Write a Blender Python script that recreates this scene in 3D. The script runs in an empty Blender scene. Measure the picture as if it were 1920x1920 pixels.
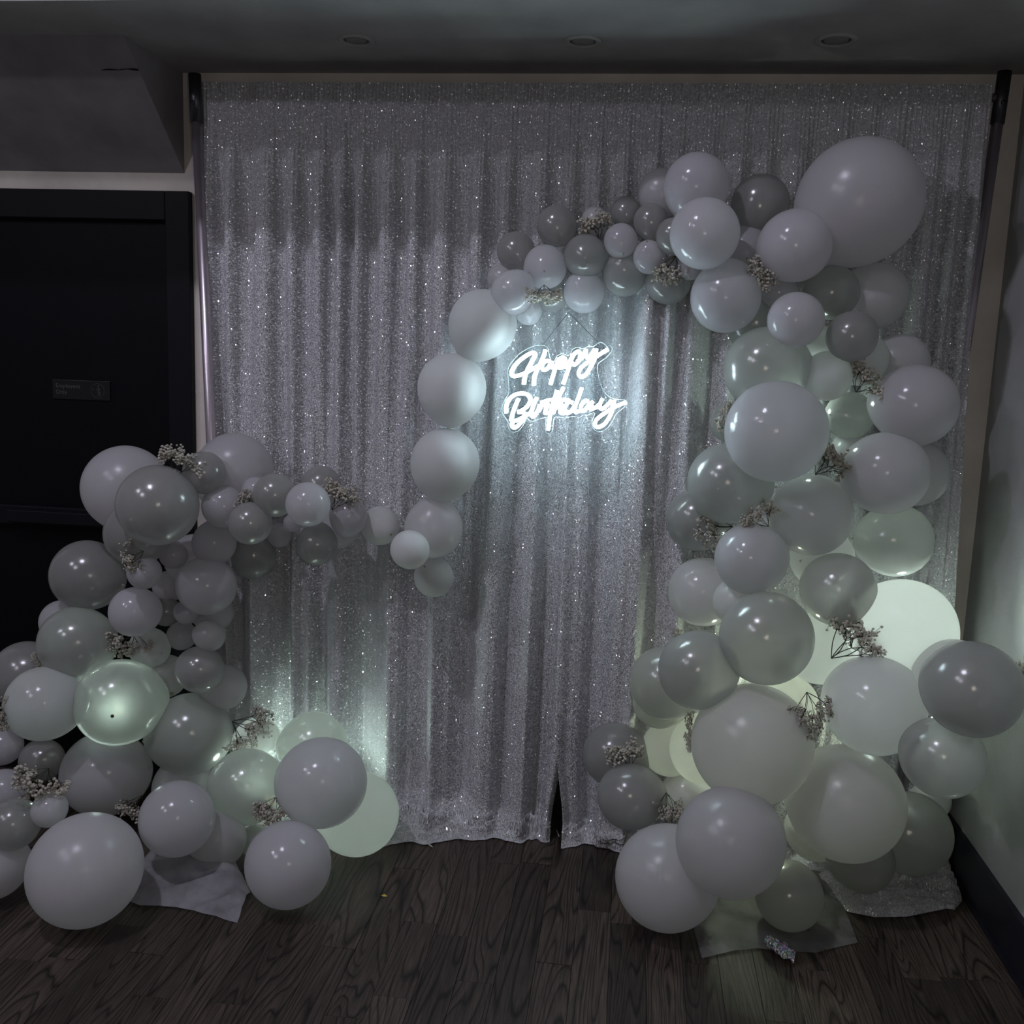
import bpy, bmesh, math, random
from mathutils import Vector, Matrix, noise

# ------------------------------------------------------------------ camera, world, lamps, exposure
sc = bpy.context.scene
C = sc.collection
sc.view_settings.view_transform = 'Standard'
sc.view_settings.look = 'None'
sc.view_settings.gamma = 1.0
sc.view_settings.use_curve_mapping = False
sc.view_settings.exposure = 0.0
sc.cycles.max_bounces = 8
sc.cycles.diffuse_bounces = 5
sc.cycles.transmission_bounces = 6
sc.cycles.sample_clamp_indirect = 20.0

F = 1835.18
RT = Vector((0.99202868, 0.12109215, 0.03486831))
UP = Vector((-0.05299279, 0.14984706, 0.98728801))
FW = Vector((-0.11432791, 0.98126579, -0.15506959))
CAM = Vector((0, 0, 1.6))
cam_data = bpy.data.cameras.new('camera')
cam_data.sensor_width = 36
cam_data.lens = F / 1920 * 36
cam_data.clip_start = 0.02
cam = bpy.data.objects.new('camera', cam_data)
C.objects.link(cam)
m = Matrix.Identity(4)
for i in range(3):
    m[i][0] = RT[i]; m[i][1] = UP[i]; m[i][2] = -FW[i]; m[i][3] = CAM[i]
cam.matrix_world = m
sc.camera = cam

world = bpy.data.worlds.new('dim_room')
sc.world = world
world.use_nodes = True
bg = world.node_tree.nodes['Background']
bg.inputs[0].default_value = (0.88, 0.9, 1.0, 1)
bg.inputs[1].default_value = 0.092

def lamp(name, loc, power, color, radius):
    l = bpy.data.lights.new(name, 'POINT')
    l.energy = power; l.color = color; l.shadow_soft_size = radius
    o = bpy.data.objects.new(name, l); o.location = loc
    C.objects.link(o)
    return o

lamp('ceiling_lamp_light', (-1.66, 0.76, 4.42), 112, (0.84, 0.82, 1.0), 0.06)
lamp('ceiling_lamp_light', (-3.38, 0.33, 3.68), 42, (0.84, 0.84, 1.0), 0.05)
lamp('ceiling_lamp_light', (-2.46, -0.12, 3.14), 30, (0.88, 0.84, 1.0), 0.045)
lamp('handheld_light', (0.05, 0.08, 1.66), 9, (1.0, 0.88, 0.76), 0.035)
GREEN = (0.74, 1.0, 0.86)
# place, power, colour, direction of the beam (None = all round), label
LAMPS = [
    ((0.927, 3.060, 0.720), 14.0, (0.80, 1.0, 0.90), (-0.10, -0.22, 0.14), 'small four-diode lamp glowing warm through the brightest balloon'),
    ((0.410, 3.040, 0.520), 2.1, (0.84, 1.0, 0.72), None, 'small lamp hidden inside the base of the right balloon column'),
    ((-0.990, 2.860, 0.050), 2.5, GREEN, (0.15, 0.45, 1.0), 'small lamp hidden low behind the lavender balloon of the left cluster'),
    ((-1.686, 3.005, 0.362), 3.6, GREEN, (0.25, -0.8, 0.62), 'small lamp hidden behind the glowing green-white balloon'),
    ((-0.905, 3.000, 0.060), 5.0, GREEN, (0.02, -0.05, 1.0), 'small lamp on the floor right behind the lavender balloon, shining up the curtain'),
    ((-1.150, 3.010, 0.080), 5.0, GREEN, (0.10, -0.02, 1.0), 'small lamp on the floor behind the spread-out sprig, shining up the curtain'),
    ((0.500, 2.985, 1.500), 0.7, GREEN, None, 'small lamp hidden inside the middle of the right balloon column'),
]
def beam(loc, power, color, d):
    l = bpy.data.lights.new('garland_lamp_light', 'SPOT')
    l.energy = power; l.color = color; l.shadow_soft_size = 0.035
    l.spot_size = math.radians(120); l.spot_blend = 0.6
    o = bpy.data.objects.new('garland_lamp_light', l); o.location = loc
    o.rotation_euler = Vector(d).to_track_quat('-Z', 'Y').to_euler()
    C.objects.link(o)
for loc, p, col, d, _ in LAMPS:
    if d: beam(loc, p, col, d)
    else: lamp('garland_lamp_light', loc, p, col, 0.02)
NEON = 38.0

# ------------------------------------------------------------------ helpers
def at(px, py, y):
    d = RT * (px - 960) + UP * (960 - py) + FW * F
    return CAM + d * ((y - CAM.y) / d.y)

def atz(px, py, z=0.0):
    d = RT * (px - 960) + UP * (960 - py) + FW * F
    return CAM + d * ((z - CAM.z) / d.z)

def obj(name, bm, mat, parent=None, smooth=False, loc=None):
    me = bpy.data.meshes.new(name)
    if isinstance(bm, bmesh.types.BMesh):
        bm.to_mesh(me); bm.free()
    else:
        me.from_pydata(bm[0], [], bm[1])
    if smooth:
        me.polygons.foreach_set('use_smooth', [True] * len(me.polygons))
    me.materials.append(mat)
    o = bpy.data.objects.new(name, me)
    C.objects.link(o)
    if parent: o.parent = parent
    if loc: o.location = loc
    return o

def tag(o, label=None, cat=None, group=None, kind=None):
    if label: o['label'] = label
    if cat: o['category'] = cat
    if group: o['group'] = group
    if kind: o['kind'] = kind
    return o

def empty(name, loc=(0, 0, 0)):
    o = bpy.data.objects.new(name, None)
    o.location = loc; o.empty_display_size = 0.05
    C.objects.link(o)
    return o

def box(bm, x0, x1, y0, y1, z0, z1, bev=0.0):
    r = bmesh.ops.create_cube(bm, size=1, matrix=Matrix.Translation(((x0+x1)/2, (y0+y1)/2, (z0+z1)/2)) @ Matrix.Diagonal((x1-x0, y1-y0, z1-z0, 1)))
    if bev:
        es = list({e for v in r['verts'] for e in v.link_edges})
        bmesh.ops.bevel(bm, geom=es, offset=bev, segments=2, affect='EDGES', profile=0.5)
    return bm

def boxes(*bs, bev=0.0):
    bm = bmesh.new()
    for b in bs: box(bm, *b, bev=bev)
    return bm

def cyl(bm, p0, p1, r0, r1=None, n=24):
    p0 = Vector(p0); p1 = Vector(p1); d = p1 - p0
    q = d.to_track_quat('Z', 'Y').to_matrix().to_4x4()
    bmesh.ops.create_cone(bm, cap_ends=True, segments=n, radius1=r0, radius2=r0 if r1 is None else r1, depth=d.length,
                          matrix=Matrix.Translation((p0+p1)/2) @ q)
    return bm

def lathe(profile, n=40, M=None):
    vs, fs = [], []
    for r, z in profile:
        for k in range(n):
            a = 2*math.pi*k/n
            v = Vector((r*math.cos(a), r*math.sin(a), z))
            vs.append(M @ v if M else v)
    for i in range(len(profile)-1):
        for k in range(n):
            a, b = i*n+k, i*n+(k+1) % n
            fs.append((a, b, b+n, a+n))
    return vs, fs

def catmull(pts, sub=5, closed=False):
    out = []; n = len(pts)
    P = [Vector(p) for p in pts]
    rng = n if closed else n-1
    for i in range(rng):
        p0 = P[(i-1) % n] if closed or i > 0 else P[0]
        p1 = P[i]; p2 = P[(i+1) % n]
        p3 = P[(i+2) % n] if closed or i+2 < n else P[-1]
        for k in range(sub):
            t = k/sub
            out.append(0.5*((2*p1)+(p2-p0)*t+(2*p0-5*p1+4*p2-p3)*t*t+(3*p1-p0-3*p2+p3)*t**3))
    if not closed: out.append(P[-1])
    return out

def tube(pts, r, n=10, closed=False, caps=True, vs=None, fs=None):
    vs = [] if vs is None else vs; fs = [] if fs is None else fs
    base = len(vs); m_ = len(pts)
    ref = Vector((0, 1, 0.01))
    for i, p in enumerate(pts):
        a = pts[(i-1) % m_] if closed or i > 0 else pts[0]
        b = pts[(i+1) % m_] if closed or i < m_-1 else pts[-1]
        t = (Vector(b)-Vector(a))
        if t.length < 1e-9: t = Vector((0, 0, 1))
        t.normalize()
        rf = ref if abs(t.dot(ref)) < .95 else Vector((1, 0, 0))
        u = t.cross(rf).normalized(); w = t.cross(u)
        rr = r[i] if isinstance(r, (list, tuple)) else r
        for k in range(n):
            an = 2*math.pi*k/n
            vs.append(Vector(p)+(u*math.cos(an)+w*math.sin(an))*rr)
    for i in range(m_ if closed else m_-1):
        for k in range(n):
            a = base+i*n+k; b = base+i*n+(k+1) % n
            c = base+((i+1) % m_)*n+(k+1) % n; d = base+((i+1) % m_)*n+k
            fs.append((a, b, c, d))
    if caps and not closed:
        fs.append(tuple(base+k for k in range(n))[::-1]); fs.append(tuple(base+(m_-1)*n+k for k in range(n)))
    return vs, fs

# ------------------------------------------------------------------ materials
def mat(name):
    mt = bpy.data.materials.new(name); mt.use_nodes = True
    nt = mt.node_tree
    return mt, nt, nt.nodes['Principled BSDF'], nt.nodes['Material Output']

def N(nt, t, **kw):
    n = nt.nodes.new(t)
    for k, v in kw.items():
        if k.startswith('i_'):
            key = k[2:].replace('_', ' ')
            n.inputs[key].default_value = v
        else: setattr(n, k, v)
    return n

def plain(name, col, rough=.6, metal=0.0, spec=.5, noise_amt=0.12, nscale=6.0, bump=0.0, bscale=200.0):
    mt, nt, p, out = mat(name)
    p.inputs['Roughness'].default_value = rough
    p.inputs['Metallic'].default_value = metal
    p.inputs['Specular IOR Level'].default_value = spec
    tc = N(nt, 'ShaderNodeTexCoord')
    nz = N(nt, 'ShaderNodeTexNoise'); nz.inputs['Scale'].default_value = nscale; nz.inputs['Detail'].default_value = 5
    nt.links.new(tc.outputs['Object'], nz.inputs['Vector'])
    mr = N(nt, 'ShaderNodeMapRange'); mr.inputs['From Min'].default_value = .3; mr.inputs['From Max'].default_value = .7
    mr.inputs['To Min'].default_value = 1-noise_amt; mr.inputs['To Max'].default_value = 1+noise_amt
    nt.links.new(nz.outputs['Fac'], mr.inputs['Value'])
    mx = N(nt, 'ShaderNodeVectorMath', operation='SCALE'); mx.inputs[0].default_value = col[:3]
    nt.links.new(mr.outputs['Result'], mx.inputs['Scale'])
    nt.links.new(mx.outputs['Vector'], p.inputs['Base Color'])
    if bump:
        b = N(nt, 'ShaderNodeBump'); b.inputs['Strength'].default_value = bump; b.inputs['Distance'].default_value = .002
        n2 = N(nt, 'ShaderNodeTexNoise'); n2.inputs['Scale'].default_value = bscale; n2.inputs['Detail'].default_value = 3
        nt.links.new(tc.outputs['Object'], n2.inputs['Vector'])
        nt.links.new(n2.outputs['Fac'], b.inputs['Height']); nt.links.new(b.outputs['Normal'], p.inputs['Normal'])
    return mt

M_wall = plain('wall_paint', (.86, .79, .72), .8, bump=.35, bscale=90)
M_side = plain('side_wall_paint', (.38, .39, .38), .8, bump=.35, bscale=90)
M_ceil = plain('ceiling_paint', (.36, .36, .345), .85, bump=.3, bscale=80)
M_bulk = plain('bulkhead_paint', (.27, .26, .265), .85, noise_amt=.2, bump=.3, bscale=80)
M_black = plain('black_door_paint', (.006, .0065, .009), .55, 0.0, .2, bump=.1, bscale=120)
M_leaf = plain('black_door_leaf', (.003, .0035, .005), .5, 0.0, .15, bump=.1)
M_base = plain('dark_baseboard', (.012, .014, .022), .4)
M_dark = plain('dark_void', (.008, .008, .009), .8)
M_trimring = plain('lamp_trim', (.36, .36, .34), .5)
M_lens = plain('lamp_lens', (.20, .2, .19), .3)
M_baffle = plain('lamp_baffle', (.05, .05, .05), .5)
M_pole = plain('brushed_steel', (.62, .55, .60), .34, metal=.85, noise_amt=.06)
M_coupler = plain('dark_steel', (.09, .09, .10), .35, metal=.8)
M_signplate = plain('sign_plate', (.006, .006, .007), .35)
M_print = plain('sign_print', (.075, .075, .08), .6)
M_stem = plain('dry_stem', (.030, .032, .017), .7, noise_amt=.25, nscale=40)
M_blossom = plain('gypsophila_blossom', (.52, .49, .42), .8, noise_amt=.5, nscale=90)
M_bright_blossom = M_blossom
M_cord = plain('sign_cord', (.12, .14, .15), .4)
M_sub = plain('subfloor', (.03, .022, .016), .6)
M_confetti = plain('yellow_confetti', (.55, .40, .06), .5)
M_white = plain('white_bit', (.6, .58, .55), .5)

def wood():
    mt, nt, p, out = mat('dark_oak')
    L = nt.links.new
    geo = N(nt, 'ShaderNodeNewGeometry'); oi = N(nt, 'ShaderNodeObjectInfo')
    off = N(nt, 'ShaderNodeVectorMath', operation='SCALE'); off.inputs[0].default_value = (37.0, 91.0, 17.0)
    L(oi.outputs['Random'], off.inputs['Scale'])
    add = N(nt, 'ShaderNodeVectorMath', operation='ADD')
    L(geo.outputs['Position'], add.inputs[0]); L(off.outputs['Vector'], add.inputs[1])
    st = N(nt, 'ShaderNodeVectorMath', operation='MULTIPLY'); st.inputs[1].default_value = (1.0, .10, 1.0)
    L(add.outputs['Vector'], st.inputs[0])
    n1 = N(nt, 'ShaderNodeTexNoise'); n1.inputs['Scale'].default_value = 8; n1.inputs['Detail'].default_value = 1.4; n1.inputs['Distortion'].default_value = .4
    L(st.outputs['Vector'], n1.inputs['Vector'])
    mul = N(nt, 'ShaderNodeMath', operation='MULTIPLY'); mul.inputs[1].default_value = 24
    L(n1.outputs['Fac'], mul.inputs[0])
    fr = N(nt, 'ShaderNodeMath', operation='FRACT'); L(mul.outputs[0], fr.inputs[0])
    ramp = N(nt, 'ShaderNodeValToRGB')
    e = ramp.color_ramp.elements
    e[0].position = 0; e[0].color = (.10, .10, .10, 1); e[1].position = .25; e[1].color = (1, 1, 1, 1)
    x = e.new(.85); x.color = (.75, .75, .75, 1)
    x = e.new(1.0); x.color = (.3, .3, .3, 1)
    L(fr.outputs[0], ramp.inputs[0])
    st2 = N(nt, 'ShaderNodeVectorMath', operation='MULTIPLY'); st2.inputs[1].default_value = (1.0, .035, 1.0)
    L(add.outputs['Vector'], st2.inputs[0])
    n2 = N(nt, 'ShaderNodeTexNoise'); n2.inputs['Scale'].default_value = 330; n2.inputs['Detail'].default_value = 2
    L(st2.outputs['Vector'], n2.inputs['Vector'])
    mr = N(nt, 'ShaderNodeMapRange'); mr.inputs['From Min'].default_value = .35; mr.inputs['From Max'].default_value = .65
    mr.inputs['To Min'].default_value = .55; mr.inputs['To Max'].default_value = 1.15
    L(n2.outputs['Fac'], mr.inputs['Value'])
    tone = N(nt, 'ShaderNodeMapRange'); tone.inputs['To Min'].default_value = .6; tone.inputs['To Max'].default_value = 1.25
    L(oi.outputs['Random'], tone.inputs['Value'])
    m1 = N(nt, 'ShaderNodeMath', operation='MULTIPLY'); L(mr.outputs['Result'], m1.inputs[0]); L(tone.outputs['Result'], m1.inputs[1])
    m2 = N(nt, 'ShaderNodeVectorMath', operation='SCALE'); L(ramp.outputs['Color'], m2.inputs[0]); L(m1.outputs[0], m2.inputs['Scale'])
    c = N(nt, 'ShaderNodeVectorMath', operation='MULTIPLY'); c.inputs[1].default_value = (.090, .069, .055)
    L(m2.outputs['Vector'], c.inputs[0]); L(c.outputs['Vector'], p.inputs['Base Color'])
    p.inputs['Roughness'].default_value = .5
    p.inputs['Specular IOR Level'].default_value = .35
    b = N(nt, 'ShaderNodeBump'); b.inputs['Strength'].default_value = .35; b.inputs['Distance'].default_value = .001
    L(m2.outputs['Vector'], b.inputs['Height']); L(b.outputs['Normal'], p.inputs['Normal'])
    return mt
M_wood = wood()

def sequin():
    mt, nt, p, out = mat('glitter_mesh_fabric')
    L = nt.links.new
    uv = N(nt, 'ShaderNodeTexCoord'); geo = N(nt, 'ShaderNodeNewGeometry')
    # fine metallic grain
    v1 = N(nt, 'ShaderNodeTexVoronoi', voronoi_dimensions='2D'); v1.inputs['Scale'].default_value = 520
    L(uv.outputs['UV'], v1.inputs['Vector'])
    s1 = N(nt, 'ShaderNodeVectorMath', operation='SUBTRACT'); s1.inputs[1].default_value = (.5, .5, .5)
    L(v1.outputs['Color'], s1.inputs[0])
    k1 = N(nt, 'ShaderNodeVectorMath', operation='SCALE'); k1.inputs['Scale'].default_value = 1.1
    L(s1.outputs['Vector'], k1.inputs[0])
    a1 = N(nt, 'ShaderNodeVectorMath', operation='ADD'); L(geo.outputs['Normal'], a1.inputs[0]); L(k1.outputs['Vector'], a1.inputs[1])
    n1 = N(nt, 'ShaderNodeVectorMath', operation='NORMALIZE'); L(a1.outputs['Vector'], n1.inputs[0])
    sx = N(nt, 'ShaderNodeSeparateColor'); L(v1.outputs['Color'], sx.inputs['Color'])
    mr = N(nt, 'ShaderNodeMapRange'); mr.inputs['To Min'].default_value = .55; mr.inputs['To Max'].default_value = 1.2
    L(sx.outputs['Blue'], mr.inputs['Value'])
    col = N(nt, 'ShaderNodeVectorMath', operation='SCALE'); col.inputs[0].default_value = (.69, .69, .71)
    L(mr.outputs['Result'], col.inputs['Scale'])
    L(col.outputs['Vector'], p.inputs['Base Color']); L(n1.outputs['Vector'], p.inputs['Normal'])
    p.inputs['Roughness'].default_value = .45
    p.inputs['Specular IOR Level'].default_value = .6
    tr = N(nt, 'ShaderNodeBsdfTranslucent'); tr.inputs['Color'].default_value = (.5, .5, .52, 1)
    ms0 = N(nt, 'ShaderNodeMixShader'); ms0.inputs[0].default_value = .12
    L(p.outputs[0], ms0.inputs[1]); L(tr.outputs[0], ms0.inputs[2])
    # sparse sequins
    v2 = N(nt, 'ShaderNodeTexVoronoi', voronoi_dimensions='2D'); v2.inputs['Scale'].default_value = 95
    L(uv.outputs['UV'], v2.inputs['Vector'])
    sc2 = N(nt, 'ShaderNodeSeparateColor'); L(v2.outputs['Color'], sc2.inputs['Color'])
    d = N(nt, 'ShaderNodeMath', operation='LESS_THAN'); d.inputs[1].default_value = .20; L(v2.outputs['Distance'], d.inputs[0])
    g = N(nt, 'ShaderNodeMath', operation='GREATER_THAN'); g.inputs[1].default_value = .35; L(sc2.outputs['Red'], g.inputs[0])
    mk = N(nt, 'ShaderNodeMath', operation='MULTIPLY'); L(d.outputs[0], mk.inputs[0]); L(g.outputs[0], mk.inputs[1])
    s2 = N(nt, 'ShaderNodeVectorMath', operation='SUBTRACT'); s2.inputs[1].default_value = (.5, .5, .5)
    wn = N(nt, 'ShaderNodeTexWhiteNoise', noise_dimensions='3D'); L(v2.outputs['Color'], wn.inputs['Vector'])
    L(wn.outputs['Color'], s2.inputs[0])
    k2 = N(nt, 'ShaderNodeVectorMath', operation='SCALE'); k2.inputs['Scale'].default_value = 1.3
    L(s2.outputs['Vector'], k2.inputs[0])
    a2 = N(nt, 'ShaderNodeVectorMath', operation='ADD'); L(geo.outputs['Normal'], a2.inputs[0]); L(k2.outputs['Vector'], a2.inputs[1])
    n2 = N(nt, 'ShaderNodeVectorMath', operation='NORMALIZE'); L(a2.outputs['Vector'], n2.inputs[0])
    gl = N(nt, 'ShaderNodeBsdfAnisotropic') if False else N(nt, 'ShaderNodeBsdfGlossy')
    gl.inputs['Roughness'].default_value = .2; gl.inputs['Color'].default_value = (.8, .78, .82, 1)
    L(n2.outputs['Vector'], gl.inputs['Normal'])
    ms = N(nt, 'ShaderNodeMixShader'); L(mk.outputs[0], ms.inputs[0]); ad = N(nt, 'ShaderNodeAddShader'); L(ms0.outputs[0], ad.inputs[0]); L(gl.outputs[0], ad.inputs[1]); L(ms0.outputs[0], ms.inputs[1]); L(ad.outputs[0], ms.inputs[2])
    L(ms.outputs[0], out.inputs['Surface'])
    return mt
M_curtain = sequin()

def latex(name, col, rough, transl, spec, transp=0.0, metal=0.0, tcol=(.8, .8, .78)):
    mt, nt, p, out = mat(name)
    L = nt.links.new
    oi = N(nt, 'ShaderNodeObjectInfo')
    mr = N(nt, 'ShaderNodeMapRange'); mr.inputs['To Min'].default_value = .9; mr.inputs['To Max'].default_value = 1.06
    L(oi.outputs['Random'], mr.inputs['Value'])
    c = N(nt, 'ShaderNodeVectorMath', operation='SCALE'); c.inputs[0].default_value = col
    L(mr.outputs['Result'], c.inputs['Scale']); L(c.outputs['Vector'], p.inputs['Base Color'])
    p.inputs['Roughness'].default_value = rough; p.inputs['Specular IOR Level'].default_value = spec; p.inputs['Metallic'].default_value = metal
    tc = N(nt, 'ShaderNodeTexCoord'); nz = N(nt, 'ShaderNodeTexNoise'); nz.inputs['Scale'].default_value = 60; nz.inputs['Detail'].default_value = 2
    L(tc.outputs['Object'], nz.inputs['Vector'])
    b = N(nt, 'ShaderNodeBump'); b.inputs['Strength'].default_value = .03; b.inputs['Distance'].default_value = .01
    L(nz.outputs['Fac'], b.inputs['Height']); L(b.outputs['Normal'], p.inputs['Normal'])
    tr = N(nt, 'ShaderNodeBsdfTranslucent'); tr.inputs['Color'].default_value = (*tcol, 1)
    ms = N(nt, 'ShaderNodeMixShader'); ms.inputs[0].default_value = transl
    L(p.outputs[0], ms.inputs[1]); L(tr.outputs[0], ms.inputs[2])
    last = ms
    if transp:
        tp = N(nt, 'ShaderNodeBsdfTransparent')
        m2 = N(nt, 'ShaderNodeMixShader'); m2.inputs[0].default_value = transp
        L(ms.outputs[0], m2.inputs[1]); L(tp.outputs[0], m2.inputs[2]); last = m2
    L(last.outputs[0], out.inputs['Surface'])
    return mt
M_bal = {
    'G': latex('white_latex', (.65, .63, .685), .13, .48, .7, tcol=(.9, .9, .88)),
    'P': latex('pearl_latex', (.46, .455, .45), .17, .40, .9, transp=.18, metal=.15, tcol=(.72, .74, .70)),
    'F': latex('frosted_latex', (.67, .65, .69), .27, .50, .8, tcol=(.93, .93, .9)),
    'T': latex('translucent_latex', (.74, .74, .74), .16, .74, .5, tcol=(.97, .97, .95)),
    'S': latex('matte_latex', (.80, .81, .81), .62, .35, .25),
}

def tulle(name, col, alpha, rough=.5):
    mt, nt, p, out = mat(name)
    L = nt.links.new
    p.inputs['Base Color'].default_value = (*col, 1); p.inputs['Roughness'].default_value = rough
    tr = N(nt, 'ShaderNodeBsdfTranslucent'); tr.inputs['Color'].default_value = (*col, 1)
    tp = N(nt, 'ShaderNodeBsdfTransparent')
    m1 = N(nt, 'ShaderNodeMixShader'); m1.inputs[0].default_value = .35; L(p.outputs[0], m1.inputs[1]); L(tr.outputs[0], m1.inputs[2])
    tc = N(nt, 'ShaderNodeTexCoord'); nz = N(nt, 'ShaderNodeTexNoise'); nz.inputs['Scale'].default_value = 14; nz.inputs['Detail'].default_value = 4
    L(tc.outputs['Object'], nz.inputs['Vector'])
    mr = N(nt, 'ShaderNodeMapRange'); mr.inputs['From Min'].default_value = .3; mr.inputs['From Max'].default_value = .7
    mr.inputs['To Min'].default_value = alpha*.7; mr.inputs['To Max'].default_value = min(1, alpha*1.25)
    L(nz.outputs['Fac'], mr.inputs['Value'])
    m2 = N(nt, 'ShaderNodeMixShader'); L(mr.outputs['Result'], m2.inputs[0]); L(tp.outputs[0], m2.inputs[1]); L(m1.outputs[0], m2.inputs[2])
    L(m2.outputs[0], out.inputs['Surface'])
    return mt
M_tulle = tulle('sheer_white_wrap', (.55, .54, .58), .72)
M_tulle2 = tulle('sheer_grey_wrap', (.33, .325, .33), .6)

def emit(name, col, s):
    mt, nt, p, out = mat(name)
    e = N(nt, 'ShaderNodeEmission'); e.inputs[0].default_value = (*col, 1); e.inputs[1].default_value = s
    nt.links.new(e.outputs[0], out.inputs['Surface'])
    return mt
M_neon = emit('neon_white', (.70, .92, 1.0), NEON)
M_diode = emit('warm_diode', (1.0, .72, .35), 5)

def acrylic():
    mt, nt, p, out = mat('clear_acrylic')
    tp = N(nt, 'ShaderNodeBsdfTransparent'); tp.inputs[0].default_value = (.97, .99, 1, 1)
    gl = N(nt, 'ShaderNodeBsdfGlossy'); gl.inputs['Roughness'].default_value = .05
    m1 = N(nt, 'ShaderNodeMixShader'); m1.inputs[0].default_value = .04
    nt.links.new(tp.outputs[0], m1.inputs[1]); nt.links.new(gl.outputs[0], m1.inputs[2])
    nt.links.new(m1.outputs[0], out.inputs['Surface'])
    return mt
M_acrylic = acrylic()
M_edge = latex('acrylic_edge', (.75, .88, .92), .2, .5, .8)

def foil():
    mt, nt, p, out = mat('holographic_foil')
    L = nt.links.new
    p.inputs['Metallic'].default_value = 1; p.inputs['Roughness'].default_value = .12
    tc = N(nt, 'ShaderNodeTexCoord'); v = N(nt, 'ShaderNodeTexVoronoi'); v.inputs['Scale'].default_value = 160
    L(tc.outputs['Object'], v.inputs['Vector'])
    mx = N(nt, 'ShaderNodeMix', data_type='RGBA'); mx.inputs[0].default_value = .5
    mx.inputs[6].default_value = (.8, .8, .9, 1); L(v.outputs['Color'], mx.inputs[7]); L(mx.outputs[2], p.inputs['Base Color'])
    b = N(nt, 'ShaderNodeBump'); b.inputs['Strength'].default_value = 1; b.inputs['Distance'].default_value = .004
    L(v.outputs['Distance'], b.inputs['Height']); L(b.outputs['Normal'], p.inputs['Normal'])
    return mt
M_foil = foil()

# ------------------------------------------------------------------ room shell
WALL = 3.26
XR = at(1839, 894, WALL).x
ZC = at(1000, 138, WALL).z
SOF = 2.60            # front edge of the lowered ceiling
XD1 = at(358, 360, WALL-.01).x; ZD = at(358, 360, WALL-.01).z   # outer corner of the door casing
XL = -3.6

def struct(name, bm, m_, label=None, parent=None, smooth=False):
    o = obj(name, bm, m_, parent, smooth)
    if not parent: tag(o, kind='structure')
    if label: o['label'] = label
    return o

struct('wall_back', boxes((XD1-.03, XR+.15, WALL, WALL+.12, 0, ZC+.1), (XL, XD1-.03, WALL, WALL+.12, ZD-.03, ZC+.1),
                          (XL, XD1-1.05, WALL, WALL+.12, 0, ZD-.03)), M_wall, 'painted back wall behind the curtain')
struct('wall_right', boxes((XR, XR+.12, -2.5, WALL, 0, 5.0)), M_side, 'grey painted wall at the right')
struct('ceiling', boxes((XL, XR+.12, SOF, WALL+.12, ZC, ZC+.12)), M_ceil, 'lowered ceiling strip with three round downlights')
struct('ceiling', boxes((XL, XR+.12, SOF+.0, SOF+.08, ZC+.12, 5.0)), M_ceil, 'face above the lowered ceiling')
struct('ceiling', boxes((XL, XR+.12, -2.5, SOF, 5.0, 5.1)), M_ceil, 'high ceiling of the room in front')
struct('baseboard_right', boxes((XR-.016, XR, -1.2, WALL, 0, .165), (XR-.022, XR, -1.2, WALL, 0, .02)), M_base, 'dark baseboard along the right wall')
struct('baseboard_back', boxes((XD1+.01, XR-.016, WALL-.016, WALL, 0, .165)), M_base, 'dark baseboard behind the curtain')

# sloped bulkhead over the door
pa = atz(232, 65, ZC); pb = at(345, 325, WALL)
bx = (pa.x+pb.x)/2; yb = pa.y; zb = pb.z
vs = [(XL, yb, ZC), (bx, yb, ZC), (bx, WALL, ZC), (XL, WALL, ZC), (XL, WALL, zb), (bx, WALL, zb)]
fs = [(0, 1, 5, 4), (1, 2, 5), (0, 3, 2, 1), (3, 4, 5, 2), (0, 4, 3)]
bulk = struct('trim_1', (vs, fs), M_bulk, 'sloped boxed-in bulkhead above the black door')
def slope(px, py):   # point on the sloping face
    d = RT*(px-960)+UP*(960-py)+FW*F
    n = Vector((0, ZC-zb, -(yb-WALL))).cross(Vector((1, 0, 0))); n = Vector((0, -(ZC-zb), -(WALL-yb)))
    p0 = Vector((0, yb, ZC))
    t = (p0-CAM).dot(n)/d.dot(n)
    return CAM+d*t
ck = [slope(x, y)+Vector((0, -.002, -.001)) for x, y in ((191, 131), (205, 130), (222, 131), (240, 129), (252, 130), (260, 131))]
v_, f_ = tube(ck, [.0008, .002, .001, .0012, .003, .0025], 6)
struct('crack', (v_, f_), M_dark, 'short dark crack in the paint', parent=bulk)

# door
dw = .985
door = empty('door_1', (XD1-.5, WALL, 0)); tag(door, 'black door with a flat casing, push bar and small sign', kind='structure')
def dpart(name, bm, m_, label=None, parent=door, smooth=False):
    o = obj(name, bm, m_, parent, smooth); o.matrix_parent_inverse = Matrix.Translation(-door.location) if parent is door else Matrix.Identity(4)
    if label: o['label'] = label
    return o
X2 = XD1-dw
dpart('casing', boxes((XD1-.085, XD1, WALL-.028, WALL+.03, 0, ZD), (X2, X2+.085, WALL-.028, WALL+.03, 0, ZD),
                      (X2+.085, XD1-.085, WALL-.028, WALL+.03, ZD-.095, ZD), bev=.003), M_black)
leaf = dpart('door_leaf', boxes((X2+.087, XD1-.087, WALL+.0, WALL+.045, .008, ZD-.098), bev=.002), M_leaf)
zr = at(80, 968, WALL-.03).z
bar = dpart('push_bar', boxes((X2+.12, XD1-.12, WALL-.03, WALL-.004, zr-.034, zr+.034), (X2+.3, XD1-.3, WALL-.055, WALL-.03, zr-.022, zr+.022),
                        (XD1-.2, XD1-.13, WALL-.05, WALL-.03, zr-.04, zr+.04), bev=.003), M_black)

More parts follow.
